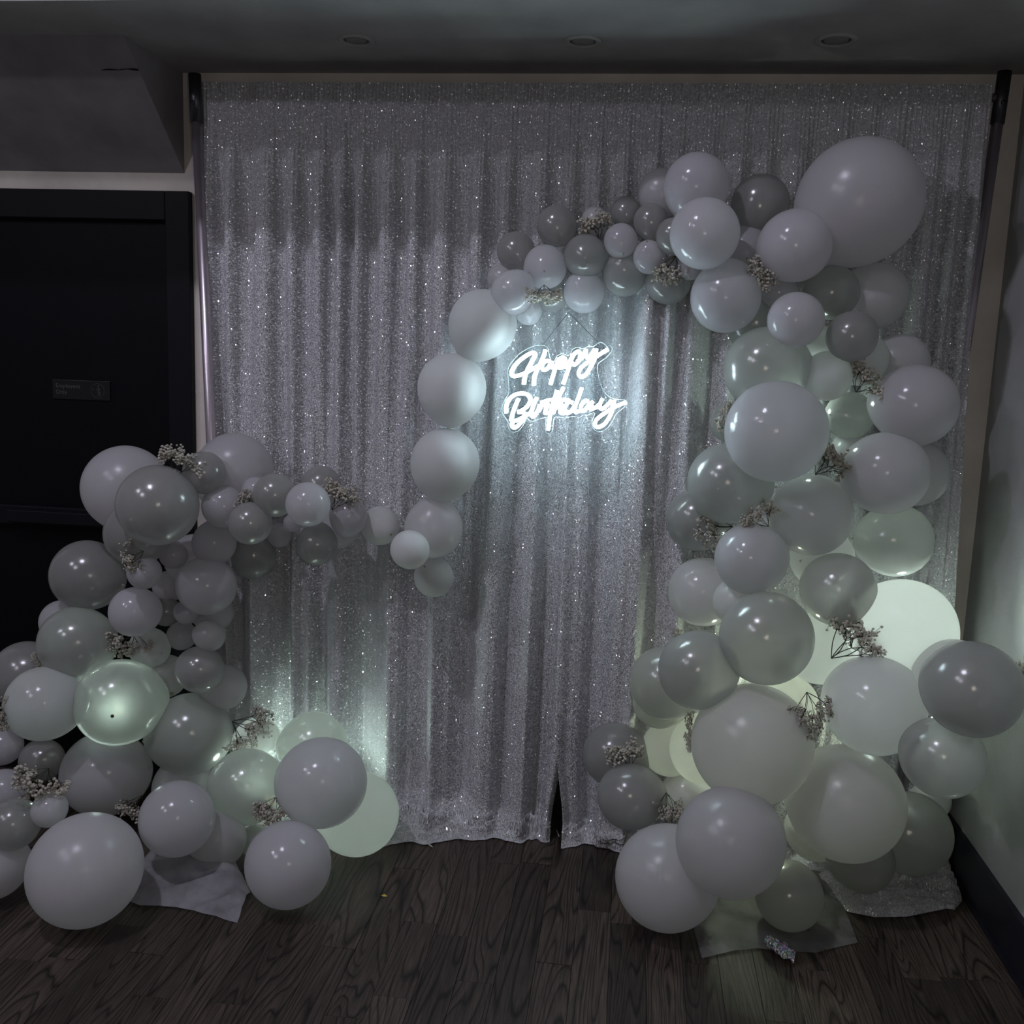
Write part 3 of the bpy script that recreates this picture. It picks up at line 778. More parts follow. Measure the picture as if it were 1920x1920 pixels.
BALLOONS = [
 ('large bluish-white balloon at the top right of the left cluster, in front of the pole', 'F', -1.2378, 2.9588, 1.2113, 0.1229, 0.7, 0.08, 0.71),
 ('large lavender-white balloon at the top left of the left cluster, before the black door', 'F', -1.587, 2.9433, 1.1409, 0.1384, -0.74, 0.04, 0.67),
 ('large dark pearl balloon near the top of the left cluster', 'P', -1.3733, 2.7212, 1.1325, 0.1204, 0.26, -0.83, 0.48),
 ('small pearl balloon beside the topmost gypsophila sprig of the left cluster', 'P', -1.264, 2.8009, 1.2259, 0.0646, 0.13, -0.7, 0.7),
 ('pearl balloon mostly hidden under the large dark pearl one, top of the left cluster', 'P', -1.4872, 2.8159, 1.0261, 0.0999, -0.36, -0.92, 0.14),
 ('small glossy white balloon left of the sprig where the garland bridge leaves the left cluster', 'G', -1.2154, 2.8297, 1.1218, 0.0665, -0.0, -0.93, 0.36),
 ('small glossy white balloon under the start of the garland bridge, three bright dots on it', 'G', -1.2822, 2.9085, 0.9924, 0.0696, -0.18, -0.27, -0.94),
 ('small pearl balloon with a broad blurred highlight, under the sprig on the garland bridge', 'P', -1.1153, 2.7904, 1.0825, 0.0649, -0.0, -1.0, 0.01),
 ('small pearl balloon hanging lowest under the garland bridge, nearest the left cluster', 'P', -1.1923, 3.0083, 0.9314, 0.0722, 0.01, 0.44, -0.9),
 ('small pearl balloon on the garland bridge, right of the thin sprig', 'P', -1.0494, 2.8198, 1.1662, 0.0661, -0.01, -0.81, 0.59),
 ('tiny white balloon peeping out behind the pearl balloon on top of the garland bridge', 'G', -1.1301, 2.8719, 1.1667, 0.0449, -0.01, -0.6, 0.8),
 ('round glossy white balloon at the front middle of the garland bridge', 'G', -0.939, 2.7981, 1.1475, 0.0673, 0.04, -0.88, 0.47),
 ('small pearl balloon standing up behind the front white balloon of the garland bridge', 'P', -0.9698, 3.0157, 1.1733, 0.0645, 0.07, 0.64, 0.77),
 ('small white balloon with sprig shadow at the right end of the garland bridge', 'G', -0.8569, 2.9387, 1.0928, 0.0597, 0.15, 0.1, 0.98),
 ('pale small balloon tucked under the right end of the garland bridge', 'F', -0.9144, 3.0161, 1.0375, 0.064, -0.04, 0.92, -0.38),
 ('small pearl balloon on the underside of the garland bridge, below its round white one', 'P', -0.9484, 2.9144, 1.0054, 0.0636, -0.09, -0.3, -0.95),
 ('tiny pale balloon in the dip under the middle of the garland bridge', 'G', -1.1182, 3.0375, 1.003, 0.0414, 0.01, 0.79, -0.61),
 ('tiniest white balloon half hidden behind the front of the garland bridge', 'G', -1.0729, 3.0373, 1.0445, 0.0309, 0.0, 0.94, -0.34),
 ('first small matte balloon of the single-file chain after the garland bridge', 'Sk', -0.7743, 3.0171, 1.0556, 0.063, -0.66, 0.71, 0.22),
 ('second small matte balloon of the single-file chain, overlapping the larger one', 'Sk', -0.644, 2.877, 1.0117, 0.0602, -0.25, -0.75, 0.61),
 ('lowest small matte balloon, end of the single-file chain', 'Sk', -0.5968, 3.0161, 0.899, 0.0641, 0.25, 0.75, -0.61),
 ('medium white balloon of the arch chain directly above the lowest small one', 'Fk', -0.5949, 2.988, 1.0652, 0.0932, -0.16, 0.07, -0.98),
 ('lowest of the three large matte white balloons of the arch chain', 'Sk', -0.5611, 2.9729, 1.2676, 0.1087, 0.16, -0.07, 0.98),
 ('middle large matte white balloon of the arch chain, level with the neon sign', 'Sk', -0.5456, 2.9746, 1.4997, 0.1069, 0.07, 0.01, 1.0),
 ('matte white balloon topping the arch chain, up and left of the neon sign', 'Sk', -0.4578, 2.977, 1.6952, 0.1044, 0.41, 0.01, 0.91),
 ('small pale balloon peeping out behind the left end of the arch crown', 'Fk', -0.4119, 3.0361, 1.8397, 0.043, -0.68, 0.73, -0.04),
 ('glossy white balloon at the left end of the arch crown, over the chain top', 'Gk', -0.3629, 2.9436, 1.7932, 0.0651, -0.64, 0.11, -0.76),
 ('pearl balloon at the upper left end of the arch crown', 'Pk', -0.367, 3.0212, 1.9182, 0.0586, -0.39, 0.7, 0.6),
 ('smooth grey-white balloon at the front of the arch crown, above its lowest sprig', 'Gk', -0.2753, 2.9935, 1.8723, 0.0663, -0.07, 0.97, 0.23),
 ('pearl balloon on the top left of the arch crown with two highlights', 'Pk', -0.2473, 3.0197, 1.9952, 0.0602, -0.23, 0.56, 0.8),
 ('pearl balloon with a bright underside in the middle of the arch crown', 'Pk', -0.157, 2.9856, 1.9067, 0.0639, -0.08, 0.96, 0.26),
 ('small pale balloon behind the dark sprig on top of the arch crown', 'Fk', -0.1358, 3.0379, 2.0152, 0.041, -0.16, 0.66, 0.73),
 ('faint small pearl balloon on top of the arch crown right of the dark sprig', 'Pk', -0.0433, 3.033, 2.0393, 0.0462, -0.17, 0.63, 0.76),
 ('small white balloon right of the dark sprig, below the faint pearl one', 'Gk', -0.0536, 2.9682, 1.9497, 0.0503, -0.16, 0.69, 0.71),
 ('small grey pearl balloon where the arch crown meets the two big white balloons', 'Pk', 0.0314, 2.9672, 2.0056, 0.0514, -0.2, 0.41, 0.89),
 ('small white balloon left of the sprig under the arch crown', 'Gk', 0.0308, 2.9605, 1.9053, 0.0478, 0.16, 0.66, -0.73),
 ('lit pearl balloon on the underside of the arch crown, right of centre', 'Pk', -0.0386, 3.0127, 1.8627, 0.0676, 0.12, 0.81, -0.57),
 ('pale balloon on the underside of the arch crown, straight above the sign cord', 'Gk', -0.157, 3.0173, 1.8053, 0.0628, 0.2, 0.7, -0.69),
 ('small lit balloon behind the lowest sprig of the arch crown', 'Pk', -0.2543, 3.0331, 1.7896, 0.0462, 0.17, 0.81, -0.57),
 ('small lit balloon hanging under the left end of the arch crown', 'Fk', -0.3248, 3.0366, 1.7447, 0.0424, -0.04, 0.71, -0.7),
 ('pearl balloon glowing from the sign, behind the sprig at the inner right of the arch', 'Pk', 0.0916, 3.0116, 1.8441, 0.0688, -0.11, 0.61, -0.78),
 ('small glossy balloon squeezed under the two big white balloons of the arch shoulder', 'Gk', 0.1546, 2.9559, 1.885, 0.042, -0.13, 0.38, -0.91),
 ('narrow pearl balloon tucked against the left of the arch shoulder balloon', 'Pk', 0.0954, 2.9272, 1.9613, 0.0506, 0.13, -0.41, 0.9),
 ('white balloon behind the upper of the two big arch shoulder balloons', 'Fk', 0.0568, 3.0108, 2.0923, 0.0696, -0.13, 0.45, 0.88),
 ('big white balloon at the highest point of the arch shoulder', 'G', 0.1506, 2.906, 2.0925, 0.0927, 0.14, -0.19, 0.97),
 ('big glossy white balloon on the arch shoulder with neon reflections on its lower left', 'G', 0.1776, 2.8291, 1.9567, 0.0972, 0.03, -0.97, 0.24),
 ('pearl balloon with strong highlights left of the giant balloon', 'P', 0.3407, 2.9969, 2.0631, 0.084, 0.2, 0.37, 0.91),
 ('pale balloon sunk between the pearl and white balloons of the arch shoulder', 'G', 0.3109, 2.9895, 1.9388, 0.0705, 0.07, 0.89, 0.45),
 ('giant white balloon at the top right of the column', 'F', 0.5955, 2.9091, 2.0568, 0.1721, 0.63, -0.29, 0.72),
 ('large lavender-white balloon just left of and below the giant balloon', 'G', 0.422, 2.8371, 1.9313, 0.0994, 0.75, -0.65, 0.13),
 ('large white balloon at the inner right corner of the arch with a sign reflection', 'G', 0.2518, 2.8879, 1.7954, 0.1004, -0.13, -0.36, -0.92),
 ('small white balloon below the sprig between two large ones on the arch shoulder', 'G', 0.402, 2.9254, 1.8139, 0.0525, 0.69, -0.08, -0.72),
 ('dark pearl balloon below the giant balloon', 'P', 0.5475, 2.9215, 1.8145, 0.0772, 0.06, -0.98, 0.18),
 ('lavender-white balloon at the front below the arch shoulder', 'G', 0.4388, 2.8088, 1.7309, 0.0768, -0.68, -0.73, -0.06),
 ('large white balloon behind the dark pearl one, at the outer edge below the giant', 'F', 0.6763, 2.985, 1.8133, 0.0962, 0.93, 0.37, 0.08),
 ('dark pearl balloon right of the lavender-white one, upper column', 'P', 0.5956, 2.8363, 1.6919, 0.0701, 0.32, -0.95, 0.03),
 ('pearl balloon with a cyan edge hidden behind the inner right corner of the arch', 'P', 0.3538, 2.9928, 1.7283, 0.0882, 0.24, 0.29, -0.93),
 ('pale balloon half hidden below the dark pearl one in the upper column', 'F', 0.6431, 2.9316, 1.6328, 0.0773, 0.99, -0.06, 0.08),
 ('white balloon at the outer back of the column above the wide white one', 'F', 0.7659, 2.9944, 1.6235, 0.0866, 0.96, 0.28, 0.08),
 ('small greenish lit balloon deep in the upper column', 'F', 0.5422, 3.0231, 1.6732, 0.0567, -0.24, 0.97, -0.02),
 ('large pearl balloon with a neon-lit left edge, facing the sign', 'P', 0.3807, 2.8788, 1.5965, 0.1196, -0.95, -0.29, -0.08),
 ('small white balloon in the middle of the column, left of a dense sprig', 'G', 0.5465, 2.8766, 1.5816, 0.0708, -0.37, -0.93, 0.02),
 ('pearl balloon with a double highlight in the middle of the column', 'P', 0.6398, 2.9895, 1.4684, 0.0704, 0.81, 0.58, -0.04),
 ('wide white balloon at the outer right of the column with four highlights', 'G', 0.7886, 2.8732, 1.5091, 0.1149, 0.96, -0.27, -0.05),
 ('large lavender-white balloon at the very front of the column, level with the sign bottom', 'G', 0.4007, 2.7424, 1.4279, 0.1396, -0.64, -0.77, 0.03),
 ('small lit balloon behind a sprig on the inner edge of the column', 'P', 0.3056, 3.0172, 1.4322, 0.0629, -0.95, 0.3, 0.05),
 ('pale balloon deep in the column behind the sprig between two large ones', 'F', 0.6661, 3.0106, 1.3558, 0.0698, 0.82, 0.57, -0.04),
 ('large lavender-white balloon at the outer right of mid column, below the wide one', 'G', 0.721, 2.8499, 1.3173, 0.1173, 0.88, -0.47, -0.04),
 ('greenish pale balloon at the outer back of mid column', 'F', 0.8382, 2.985, 1.3063, 0.0962, 0.98, 0.17, -0.05),
 ('large pearl balloon glowing pale green on the inner side of mid column', 'P', 0.2976, 2.8795, 1.2637, 0.1189, -0.98, -0.21, 0.05),
 ('pearl balloon behind the leafy sprig on the inner edge of mid column', 'P', 0.2241, 2.9853, 1.1343, 0.096, -0.99, 0.15, 0.04),
 ('large white balloon with a shadowed top at the centre of mid column', 'G', 0.5382, 2.8891, 1.1826, 0.1197, -0.27, -0.96, 0.01),
 ('greenish balloon sunk deep in the centre of the column', 'F', 0.5946, 2.986, 1.0404, 0.0952, 0.69, 0.72, -0.01),
 ('white balloon right of the leafy sprig, inner mid column', 'G', 0.3682, 2.812, 1.0585, 0.1037, -0.82, -0.57, 0.01),
 ('greenish pearl balloon at the outer edge above the brightly lit balloon', 'P', 0.7959, 2.9725, 1.1067, 0.109, 0.99, 0.15, -0.02),
 ('white balloon on the inner edge of the column below the leafy sprig', 'G', 0.2536, 2.9753, 0.9139, 0.1062, -0.99, 0.13, 0.02),
 ('pale balloon sunk behind the inner edge of the lower column', 'F', 0.3447, 2.854, 0.9195, 0.0729, -0.93, -0.38, 0.01),
 ('pearl balloon with a brown crown spot beside the brightly lit balloon', 'P', 0.6155, 2.8301, 0.9792, 0.1062, 0.55, -0.84, -0.01),
 ('large dark pearl balloon at the front of the lower column with four highlights', 'P', 0.4115, 2.7095, 0.8556, 0.1311, -0.51, -0.86, 0.01),
 ('brightest lit balloon, glowing from a lamp behind it at the right wall', 'T', 0.8016, 2.8275, 0.8713, 0.1488, 0.92, -0.39, -0.01),
 ('pale green balloon between the large dark pearl one and the fanned-out sprig', 'T', 0.6111, 2.9697, 0.7635, 0.1119, 0.89, 0.45, 0.03),
 ('dark pearl balloon with a neon streak on the inner side of the lower column', 'P', 0.2329, 2.7192, 0.7466, 0.1126, -0.82, -0.57, -0.03),
 ('pearl balloon at the inner edge of the lower column, behind the streaked one', 'P', 0.1537, 2.8675, 0.6533, 0.1103, -0.98, -0.17, -0.03),
 ('clear grey balloon at the inner edge, lowest behind the lower column', 'P', 0.1427, 2.9965, 0.5462, 0.0844, -0.99, 0.15, -0.03),
 ('yellowish lit balloon behind the top of the biggest front balloon', 'T', 0.5337, 2.987, 0.5699, 0.0942, -0.31, 0.95, -0.01),
 ('biggest lavender-white balloon at the front of the column base', 'F', 0.394, 2.6971, 0.5496, 0.171, -0.55, -0.84, -0.02),
 ('large white balloon right of the long hanging sprig with four highlights', 'G', 0.7104, 2.7013, 0.688, 0.1385, 0.57, -0.82, 0.02),
 ('dark balloon behind the outermost pearl one at the right wall', 'F', 0.9028, 2.659, 0.7977, 0.1008, 0.79, -0.61, -0.01),
 ('large pearl balloon farthest right, touching the right wall', 'P', 0.8842, 2.4786, 0.8234, 0.1207, 0.6, -0.8, -0.01),
 ('dim pearl balloon below the farthest right one, one highlight', 'P', 0.8455, 2.5191, 0.6229, 0.1044, 0.58, -0.81, 0.02),
 ('big white balloon right of the front balloon with its curved shadow on it', 'F', 0.6734, 2.7655, 0.3674, 0.1671, 0.57, -0.82, 0.01),
 ('yellow-green glowing balloon left of the biggest front balloon', 'T', 0.2861, 2.878, 0.4509, 0.1102, -0.98, -0.21, -0.03),
 ('brightly lit white balloon at the left of the column base', 'T', 0.1832, 2.9933, 0.3951, 0.0878, -0.99, 0.15, -0.02),
 ('bluish pearl balloon farthest left in the column base, against the curtain', 'P', 0.0131, 2.9793, 0.3667, 0.1021, -1.0, 0.08, -0.02),
 ('round pearl balloon at the lower left of the column base', 'P', 0.0659, 2.8362, 0.2971, 0.1003, -0.98, -0.2, -0.02),
 ('small white balloon between the round pearl one and the big frosted ones', 'G', 0.2478, 2.9966, 0.2452, 0.0844, -0.98, 0.19, -0.02),
 ('big frosted white balloon below the biggest front balloon, half in its shadow', 'F', 0.3321, 2.5315, 0.3337, 0.1476, -0.48, -0.88, -0.01),
 ('dull green shadowed balloon low between the two big frosted ones', 'F', 0.649, 2.9841, 0.1702, 0.0972, 0.86, 0.45, -0.24),
 ('big frosted white balloon resting on the floor at the left foot of the column', 'F', 0.1789, 2.6267, 0.1614, 0.1483, -0.77, -0.63, -0.07),
 ('dim pearl balloon on the floor wrap with one sharp highlight', 'P', 0.5259, 2.6841, 0.1093, 0.0969, -0.12, -0.94, -0.32),
 ('small balloon behind, right of the column foot', 'F', 0.9925, 3.0194, 0.285, 0.0605, 0.98, 0.19, 0.02),
 ('dark clear pearl balloon at the right of the column foot', 'P', 0.9022, 2.9053, 0.2236, 0.1243, 1.0, -0.09, 0.02),
 ('darkest clear balloon sitting on the bunched curtain hem at the column foot', 'P', 0.7477, 2.8205, 0.1686, 0.0955, 0.85, -0.52, -0.12),
 ('pale balloon deep inside the left cluster below the garland bridge', 'F', -1.3942, 2.9951, 0.9114, 0.0859, 0.63, 0.77, -0.01),
 ('pale balloon behind the right edge of the left cluster, over the curtain', 'F', -1.3386, 3.0128, 0.7343, 0.0675, 0.85, 0.51, -0.14),
 ('small white balloon behind the left edge of the left cluster, against the door', 'F', -1.8641, 3.0064, 0.6676, 0.0741, -0.98, 0.18, 0.04),
 ('small dim balloon deep in the middle of the left cluster', 'F', -1.4663, 2.9663, 0.8239, 0.0522, -0.32, 0.95, 0.05),
 ('tiny dark pearl balloon in the middle of the left cluster', 'P', -1.4575, 2.9303, 0.7494, 0.0474, 0.12, -0.98, 0.18),
 ('tiny pale balloon below the large dark pearl one of the left cluster', 'G', -1.4116, 2.8923, 0.9483, 0.0448, 0.57, -0.82, -0.01),
 ('dark pearl balloon at the left edge of the left cluster beside its upper sprig', 'P', -1.7441, 2.965, 0.8445, 0.1166, -0.98, 0.1, 0.16),
 ('tiny glossy white balloon right of the dark sprig in the upper left cluster', 'G', -1.4471, 2.7732, 0.9147, 0.0519, -0.03, -1.0, 0.0),
 ('glossy white balloon with a pointed lit cap on the right of the left cluster', 'G', -1.3016, 2.8844, 0.8567, 0.0937, 0.93, -0.33, -0.15),
 ('tiny glossy balloon under the capped white one of the left cluster', 'G', -1.3845, 2.9178, 0.7557, 0.0395, 0.96, -0.22, -0.16),
 ('white balloon with fine dots at the front middle of the left cluster', 'G', -1.5192, 2.8473, 0.7667, 0.0794, -0.51, -0.86, 0.08),
 ('dark pearl balloon with a lit lower edge, left side of the left cluster', 'P', -1.7445, 2.8899, 0.6371, 0.1189, -0.98, -0.17, 0.02),
 ('pale small balloon behind the sprig above the glowing one of the left cluster', 'F', -1.5384, 2.9718, 0.6096, 0.0676, -0.83, 0.56, 0.02),
 ('tiny half-shaded white balloon above the soft pearl one, left cluster', 'G', -1.4561, 3.0302, 0.6408, 0.0492, 0.29, 0.96, -0.01),
 ('tiny pale balloon on the right edge of the left cluster', 'F', -1.3123, 2.9268, 0.6801, 0.051, 0.99, -0.06, -0.16),
 ('pale balloon sunk right of the glowing pearl one, left cluster', 'F', -1.5043, 3.0074, 0.503, 0.0731, -0.23, 0.97, 0.01),
 ('pale balloon on the right edge of the left cluster, behind the soft pearl one', 'F', -1.3008, 3.004, 0.4823, 0.0767, 0.94, 0.34, -0.02),
 ('soft pearl balloon with a blurred highlight on the right of the left cluster', 'P', -1.3395, 2.9116, 0.5701, 0.0768, 0.99, -0.16, -0.02),
 ('lavender pearl balloon at the left picture edge, behind the left cluster', 'P', -1.9734, 2.9663, 0.485, 0.1153, -1.0, 0.06, 0.02),
 ('pale green balloon wedged behind the glowing one of the left cluster', 'F', -1.812, 2.9526, 0.4792, 0.0768, -1.0, 0.05, 0.02),
 ('pale white balloon left of the glowing pearl one', 'G', -1.7975, 2.7859, 0.4634, 0.1186, -0.9, -0.44, 0.02),
 ('glowing green-white pearl balloon with a dark crown spot', 'P', -1.5782, 2.848, 0.4639, 0.1393, -0.71, -0.7, 0.02),
 ('large dim pearl balloon with one shaded side, right of the glowing one', 'P', -1.394, 2.946, 0.3326, 0.1357, 0.97, 0.12, 0.21),
 ('small pale balloon behind the spread-out sprig over the curtain', 'F', -1.1832, 3.0037, 0.305, 0.077, 0.95, 0.23, 0.2),
 ('pearl balloon behind the lavender one at the right end of the left cluster', 'P', -0.9804, 2.9711, 0.3164, 0.1105, 0.98, 0.07, 0.21),
 ('pearl balloon with four highlights left of the lavender one', 'P', -1.1429, 2.8056, 0.2329, 0.1197, 0.9, -0.39, 0.19),
 ('large smooth lavender balloon at the right end of the left cluster', 'G', -0.8734, 2.724, 0.3077, 0.1371, 0.92, -0.34, 0.2),
 ('brightly lit greenish balloon on the floor behind the lavender one', 'T', -0.8019, 2.8642, 0.147, 0.1338, 0.99, -0.11, 0.01),
 ('small glassy green lit balloon between two white ones near the floor', 'P', -1.1017, 2.7828, 0.0646, 0.0525, 0.91, -0.41, -0.02),
 ('white balloon resting on the floor below the lavender one', 'G', -0.9113, 2.5394, 0.1374, 0.1229, 0.8, -0.6, -0.0),
 ('dim balloon hidden above the white one at the left cluster foot', 'F', -1.4306, 2.9765, 0.13, 0.1049, 0.21, 0.98, -0.0),
 ('pale green balloon low beside the white fabric wrap', 'F', -1.1964, 2.7023, 0.1037, 0.0898, 0.72, -0.69, -0.01),
 ('white balloon with an angular lit cap above the white fabric wrap', 'G', -1.2708, 2.5953, 0.2171, 0.111, 0.46, -0.88, 0.1),
 ('wide white balloon with a diagonal shadow below the glowing one', 'G', -1.6872, 2.9388, 0.1714, 0.1429, -0.98, 0.01, -0.21),
 ('small glossy lavender balloon at the left picture edge below the leaf-like sprig', 'G', -2.1108, 3.0117, 0.2046, 0.0687, -0.97, 0.12, -0.21),
 ('small pearl balloon at the far left between sprig and pale white balloon', 'P', -1.9604, 3.0067, 0.1667, 0.0739, -0.97, 0.14, -0.21),
 ('lavender balloon at the left picture edge, beside the dense sprig', 'G', -2.0333, 2.9006, 0.0907, 0.0776, -0.98, -0.06, -0.21),
 ('dark lavender pearl balloon at the left picture edge, low', 'P', -1.687, 2.4419, 0.2345, 0.0727, -0.4, -0.91, -0.09),
 ('tiny glossy balloon under the dense sprig at the far left', 'G', -1.5931, 2.4688, 0.2743, 0.05, -0.25, -0.97, -0.05),
 ('frosted balloon on the floor cut off by the left picture edge', 'F', -1.7431, 2.4283, 0.1067, 0.0927, -0.51, -0.86, 0.01),
 ('biggest frosted lavender balloon resting on the floor at the left', 'F', -1.4232, 2.363, 0.1666, 0.1532, 0.04, -1.0, 0.01),
]
SPRIGS = [
 ('topmost gypsophila sprig of the left cluster, beside the door frame', -1.2984, 2.733, 1.2792, 0.289, 0.182, 0.94, 0.0969, 0.1071),
 ('thin twiggy gypsophila sprig standing on the start of the garland bridge', -1.1455, 2.817, 1.16, -0.389, 0.099, 0.916, 0.0695, 0.0726),
 ('pale gypsophila sprig at the right end of the garland bridge', -0.8665, 2.9, 1.1715, 0.45, 0.19, 0.872, 0.1038, 0.1029),
 ('dark gypsophila sprig between two pearl balloons at the upper left', -1.4734, 2.7253, 0.971, -0.914, -0.165, -0.37, 0.0869, 0.0765),
 ('gypsophila sprig hanging right above the glowing green-white balloon', -1.58, 2.8968, 0.6235, -0.289, -0.182, -0.94, 0.1061, 0.1222),
 ('tiny gypsophila sprig at the far left beside the dark pearl balloon with lit lower edge', -1.8911, 2.8969, 0.5648, -0.914, -0.165, -0.37, 0.0484, 0.0533),
 ('gypsophila sprig cut off by the left picture edge', -1.8763, 2.6845, 0.4607, -0.992, -0.121, -0.035, 0.0495, 0.0857),
 ('dense full gypsophila sprig at the lower far left', -1.616, 2.4455, 0.3445, -0.45, -0.19, -0.872, 0.1217, 0.1266),
 ('narrow gypsophila sprig above the biggest frosted balloon on the left', -1.5665, 2.8717, 0.0885, -0.597, -0.193, -0.779, 0.0985, 0.0951),
 ('wild spreading gypsophila sprig over the curtain at the left cluster edge', -1.1629, 2.9338, 0.3547, 0.886, 0.03, -0.463, 0.1492, 0.1407),
 ('gypsophila sprig hanging under the lavender balloon over a white one on the floor', -0.9928, 2.6339, 0.2314, -0.12, -0.169, -0.978, 0.0983, 0.0983),
 ('dark gypsophila sprig sticking up from the arch crown', -0.1287, 2.9923, 2.003, -0.224, 0.127, 0.966, 0.0908, 0.0886),
 ('gypsophila sprig hanging lowest from the arch crown, above the word on the sign', -0.265, 2.885, 1.7767, 0.053, -0.15, -0.987, 0.0649, 0.0865),
 ('gypsophila sprig at the inner right of the arch, under the shoulder balloon', 0.0946, 2.9364, 1.8517, -0.206, -0.176, -0.963, 0.1041, 0.0934),
 ('gypsophila sprig between the two large balloons of the arch shoulder', 0.333, 2.8265, 1.8569, -0.782, -0.185, -0.595, 0.0893, 0.0899),
 ('dense gypsophila sprig left of the wide balloon in the upper column', 0.6562, 2.8549, 1.5859, 0.597, 0.193, 0.779, 0.103, 0.1022),
 ('narrow gypsophila sprig peeking out left of the largest mid column balloon', 0.2825, 2.9, 1.469, -0.389, 0.099, 0.916, 0.104, 0.0752),
 ('thick gypsophila sprig between the two large lavender balloons of mid column', 0.575, 2.8411, 1.349, 0.726, 0.189, 0.661, 0.114, 0.1117),
 ('gypsophila sprig left of the balloon with the shadowed top', 0.3686, 2.7864, 1.1954, -0.678, 0.037, 0.734, 0.0895, 0.0876),
 ('green leafy gypsophila sprig on the inner edge of mid column', 0.2473, 2.8868, 1.1067, -0.914, -0.165, -0.37, 0.1306, 0.1174),
 ('largest fanned-out gypsophila sprig in front of the brightly lit balloon', 0.6704, 2.7504, 0.8605, 0.782, 0.185, 0.595, 0.169, 0.1621),
 ('small gypsophila sprig peeking out left of the biggest front balloon', 0.2209, 2.8, 0.5301, -0.992, -0.121, -0.035, 0.0409, 0.0944),
 ('long gypsophila sprig hanging right of the biggest front balloon', 0.5368, 2.6272, 0.6462, 0.224, -0.127, -0.966, 0.1513, 0.0984),
 ('pale full gypsophila sprig at the lower left of the column base', 0.0445, 2.87, 0.425, -0.224, 0.127, 0.966, 0.1021, 0.1067),
 ('gypsophila sprig above the frosted floor balloon at the left foot of the column', 0.1693, 2.7775, 0.2815, 0.053, -0.15, -0.987, 0.1047, 0.0793),
 ('tiny gypsophila sprig behind the neon-streaked pearl balloon', 0.1733, 2.95, 0.7805, -0.95, -0.063, 0.305, 0.0438, 0.0347),
 ('sliver of gypsophila at the right picture edge by the wall', 1.1096, 2.75, 0.7988, -0.053, 0.15, 0.987, 0.1322, 0.0264),
]
SPOTS = [(124, -1.5347, 2.72, 0.4681), (77, 0.6441, 2.7311, 0.9829)]

# ------------------------------------------------------------------ balloons
def balloon_mesh(name, m_, knot=True):
    prof = []
    n = 40
    for i in range(n+1):
        th = math.pi*i/n
        u = math.cos(th)
        r = math.sin(th)*(1+.035*u)*.985
        z = u*1.03 if u > 0 else u*1.03-.07*abs(u)**7
        prof.append((max(r, .0001), z))
    if knot:
        prof[-1] = (.028, -1.095)
        prof += [(.022, -1.115), (.030, -1.13), (.020, -1.145), (.034, -1.175), (.0001, -1.165)]
    v, f = lathe(prof, 56)
    me = bpy.data.meshes.new(name); me.from_pydata(v, [], f)
    me.polygons.foreach_set('use_smooth', [True]*len(me.polygons))
    me.materials.append(m_)
    return me
def knot_mesh(m_):
    v, f = lathe([(.030, -1.085), (.022, -1.11), (.034, -1.13), (.036, -1.14), (.022, -1.155), (.040, -1.19), (.044, -1.20), (.0001, -1.175)], 20)
    me = bpy.data.meshes.new('knot'); me.from_pydata(v, [], f)
    me.polygons.foreach_set('use_smooth', [True]*len(me.polygons)); me.materials.append(m_)
    return me
ME = {k: balloon_mesh('balloon', M_bal[k]) for k in 'GPFST'}
MEB = {k: balloon_mesh('body', M_bal[k], False) for k in 'GPFST'}
M_knot = latex('stretched_latex', (.40, .37, .26), .4, .3, .5)
MEK = knot_mesh(M_knot)
spot_me = None
M_spot = plain('thick_latex_spot', (.06, .045, .03), .5)
SP = {s[0]: Vector(s[1:]) for s in SPOTS}
for i, (lab, kind, x, y, z, r, ax, ay, az) in enumerate(BALLOONS):
    q = Vector((ax, ay, az)).to_track_quat('Z', 'Y')
    M = Matrix.Translation((x, y, z)) @ q.to_matrix().to_4x4() @ Matrix.Diagonal((r, r, r, 1))
    k = kind[0]
    grp = 'balloons of the garland'
    if len(kind) > 1 or i in SP:
        e_ = empty('balloon', (x, y, z))
        b = bpy.data.objects.new('body', MEB[k]); C.objects.link(b); b.parent = e_
        b.matrix_parent_inverse = Matrix.Translation((-x, -y, -z)); b.matrix_basis = M
        kn = bpy.data.objects.new('knot', MEK); C.objects.link(kn); kn.parent = e_
        kn.matrix_parent_inverse = Matrix.Translation((-x, -y, -z)); kn.matrix_basis = M
        if i in SP:
            n_ = (SP[i]-Vector((x, y, z))).normalized()
            Mt = n_.to_track_quat('Z', 'Y').to_matrix().to_4x4()
            o = obj('crown_spot', lathe([(.0058, -.0014), (.004, .0010), (.002, .0018), (.0001, .002)], 14, Matrix.Translation(Vector((x, y, z))+n_*(r*1.005)) @ Mt), M_spot, e_, True)
            o.matrix_parent_inverse = Matrix.Translation((-x, -y, -z)); o['label'] = 'small brown spot of thick latex'
        tag(e_, lab, 'balloon', grp)
    else:
        o = bpy.data.objects.new('balloon', ME[k]); C.objects.link(o); o.matrix_world = M
        tag(o, lab, 'balloon', grp)

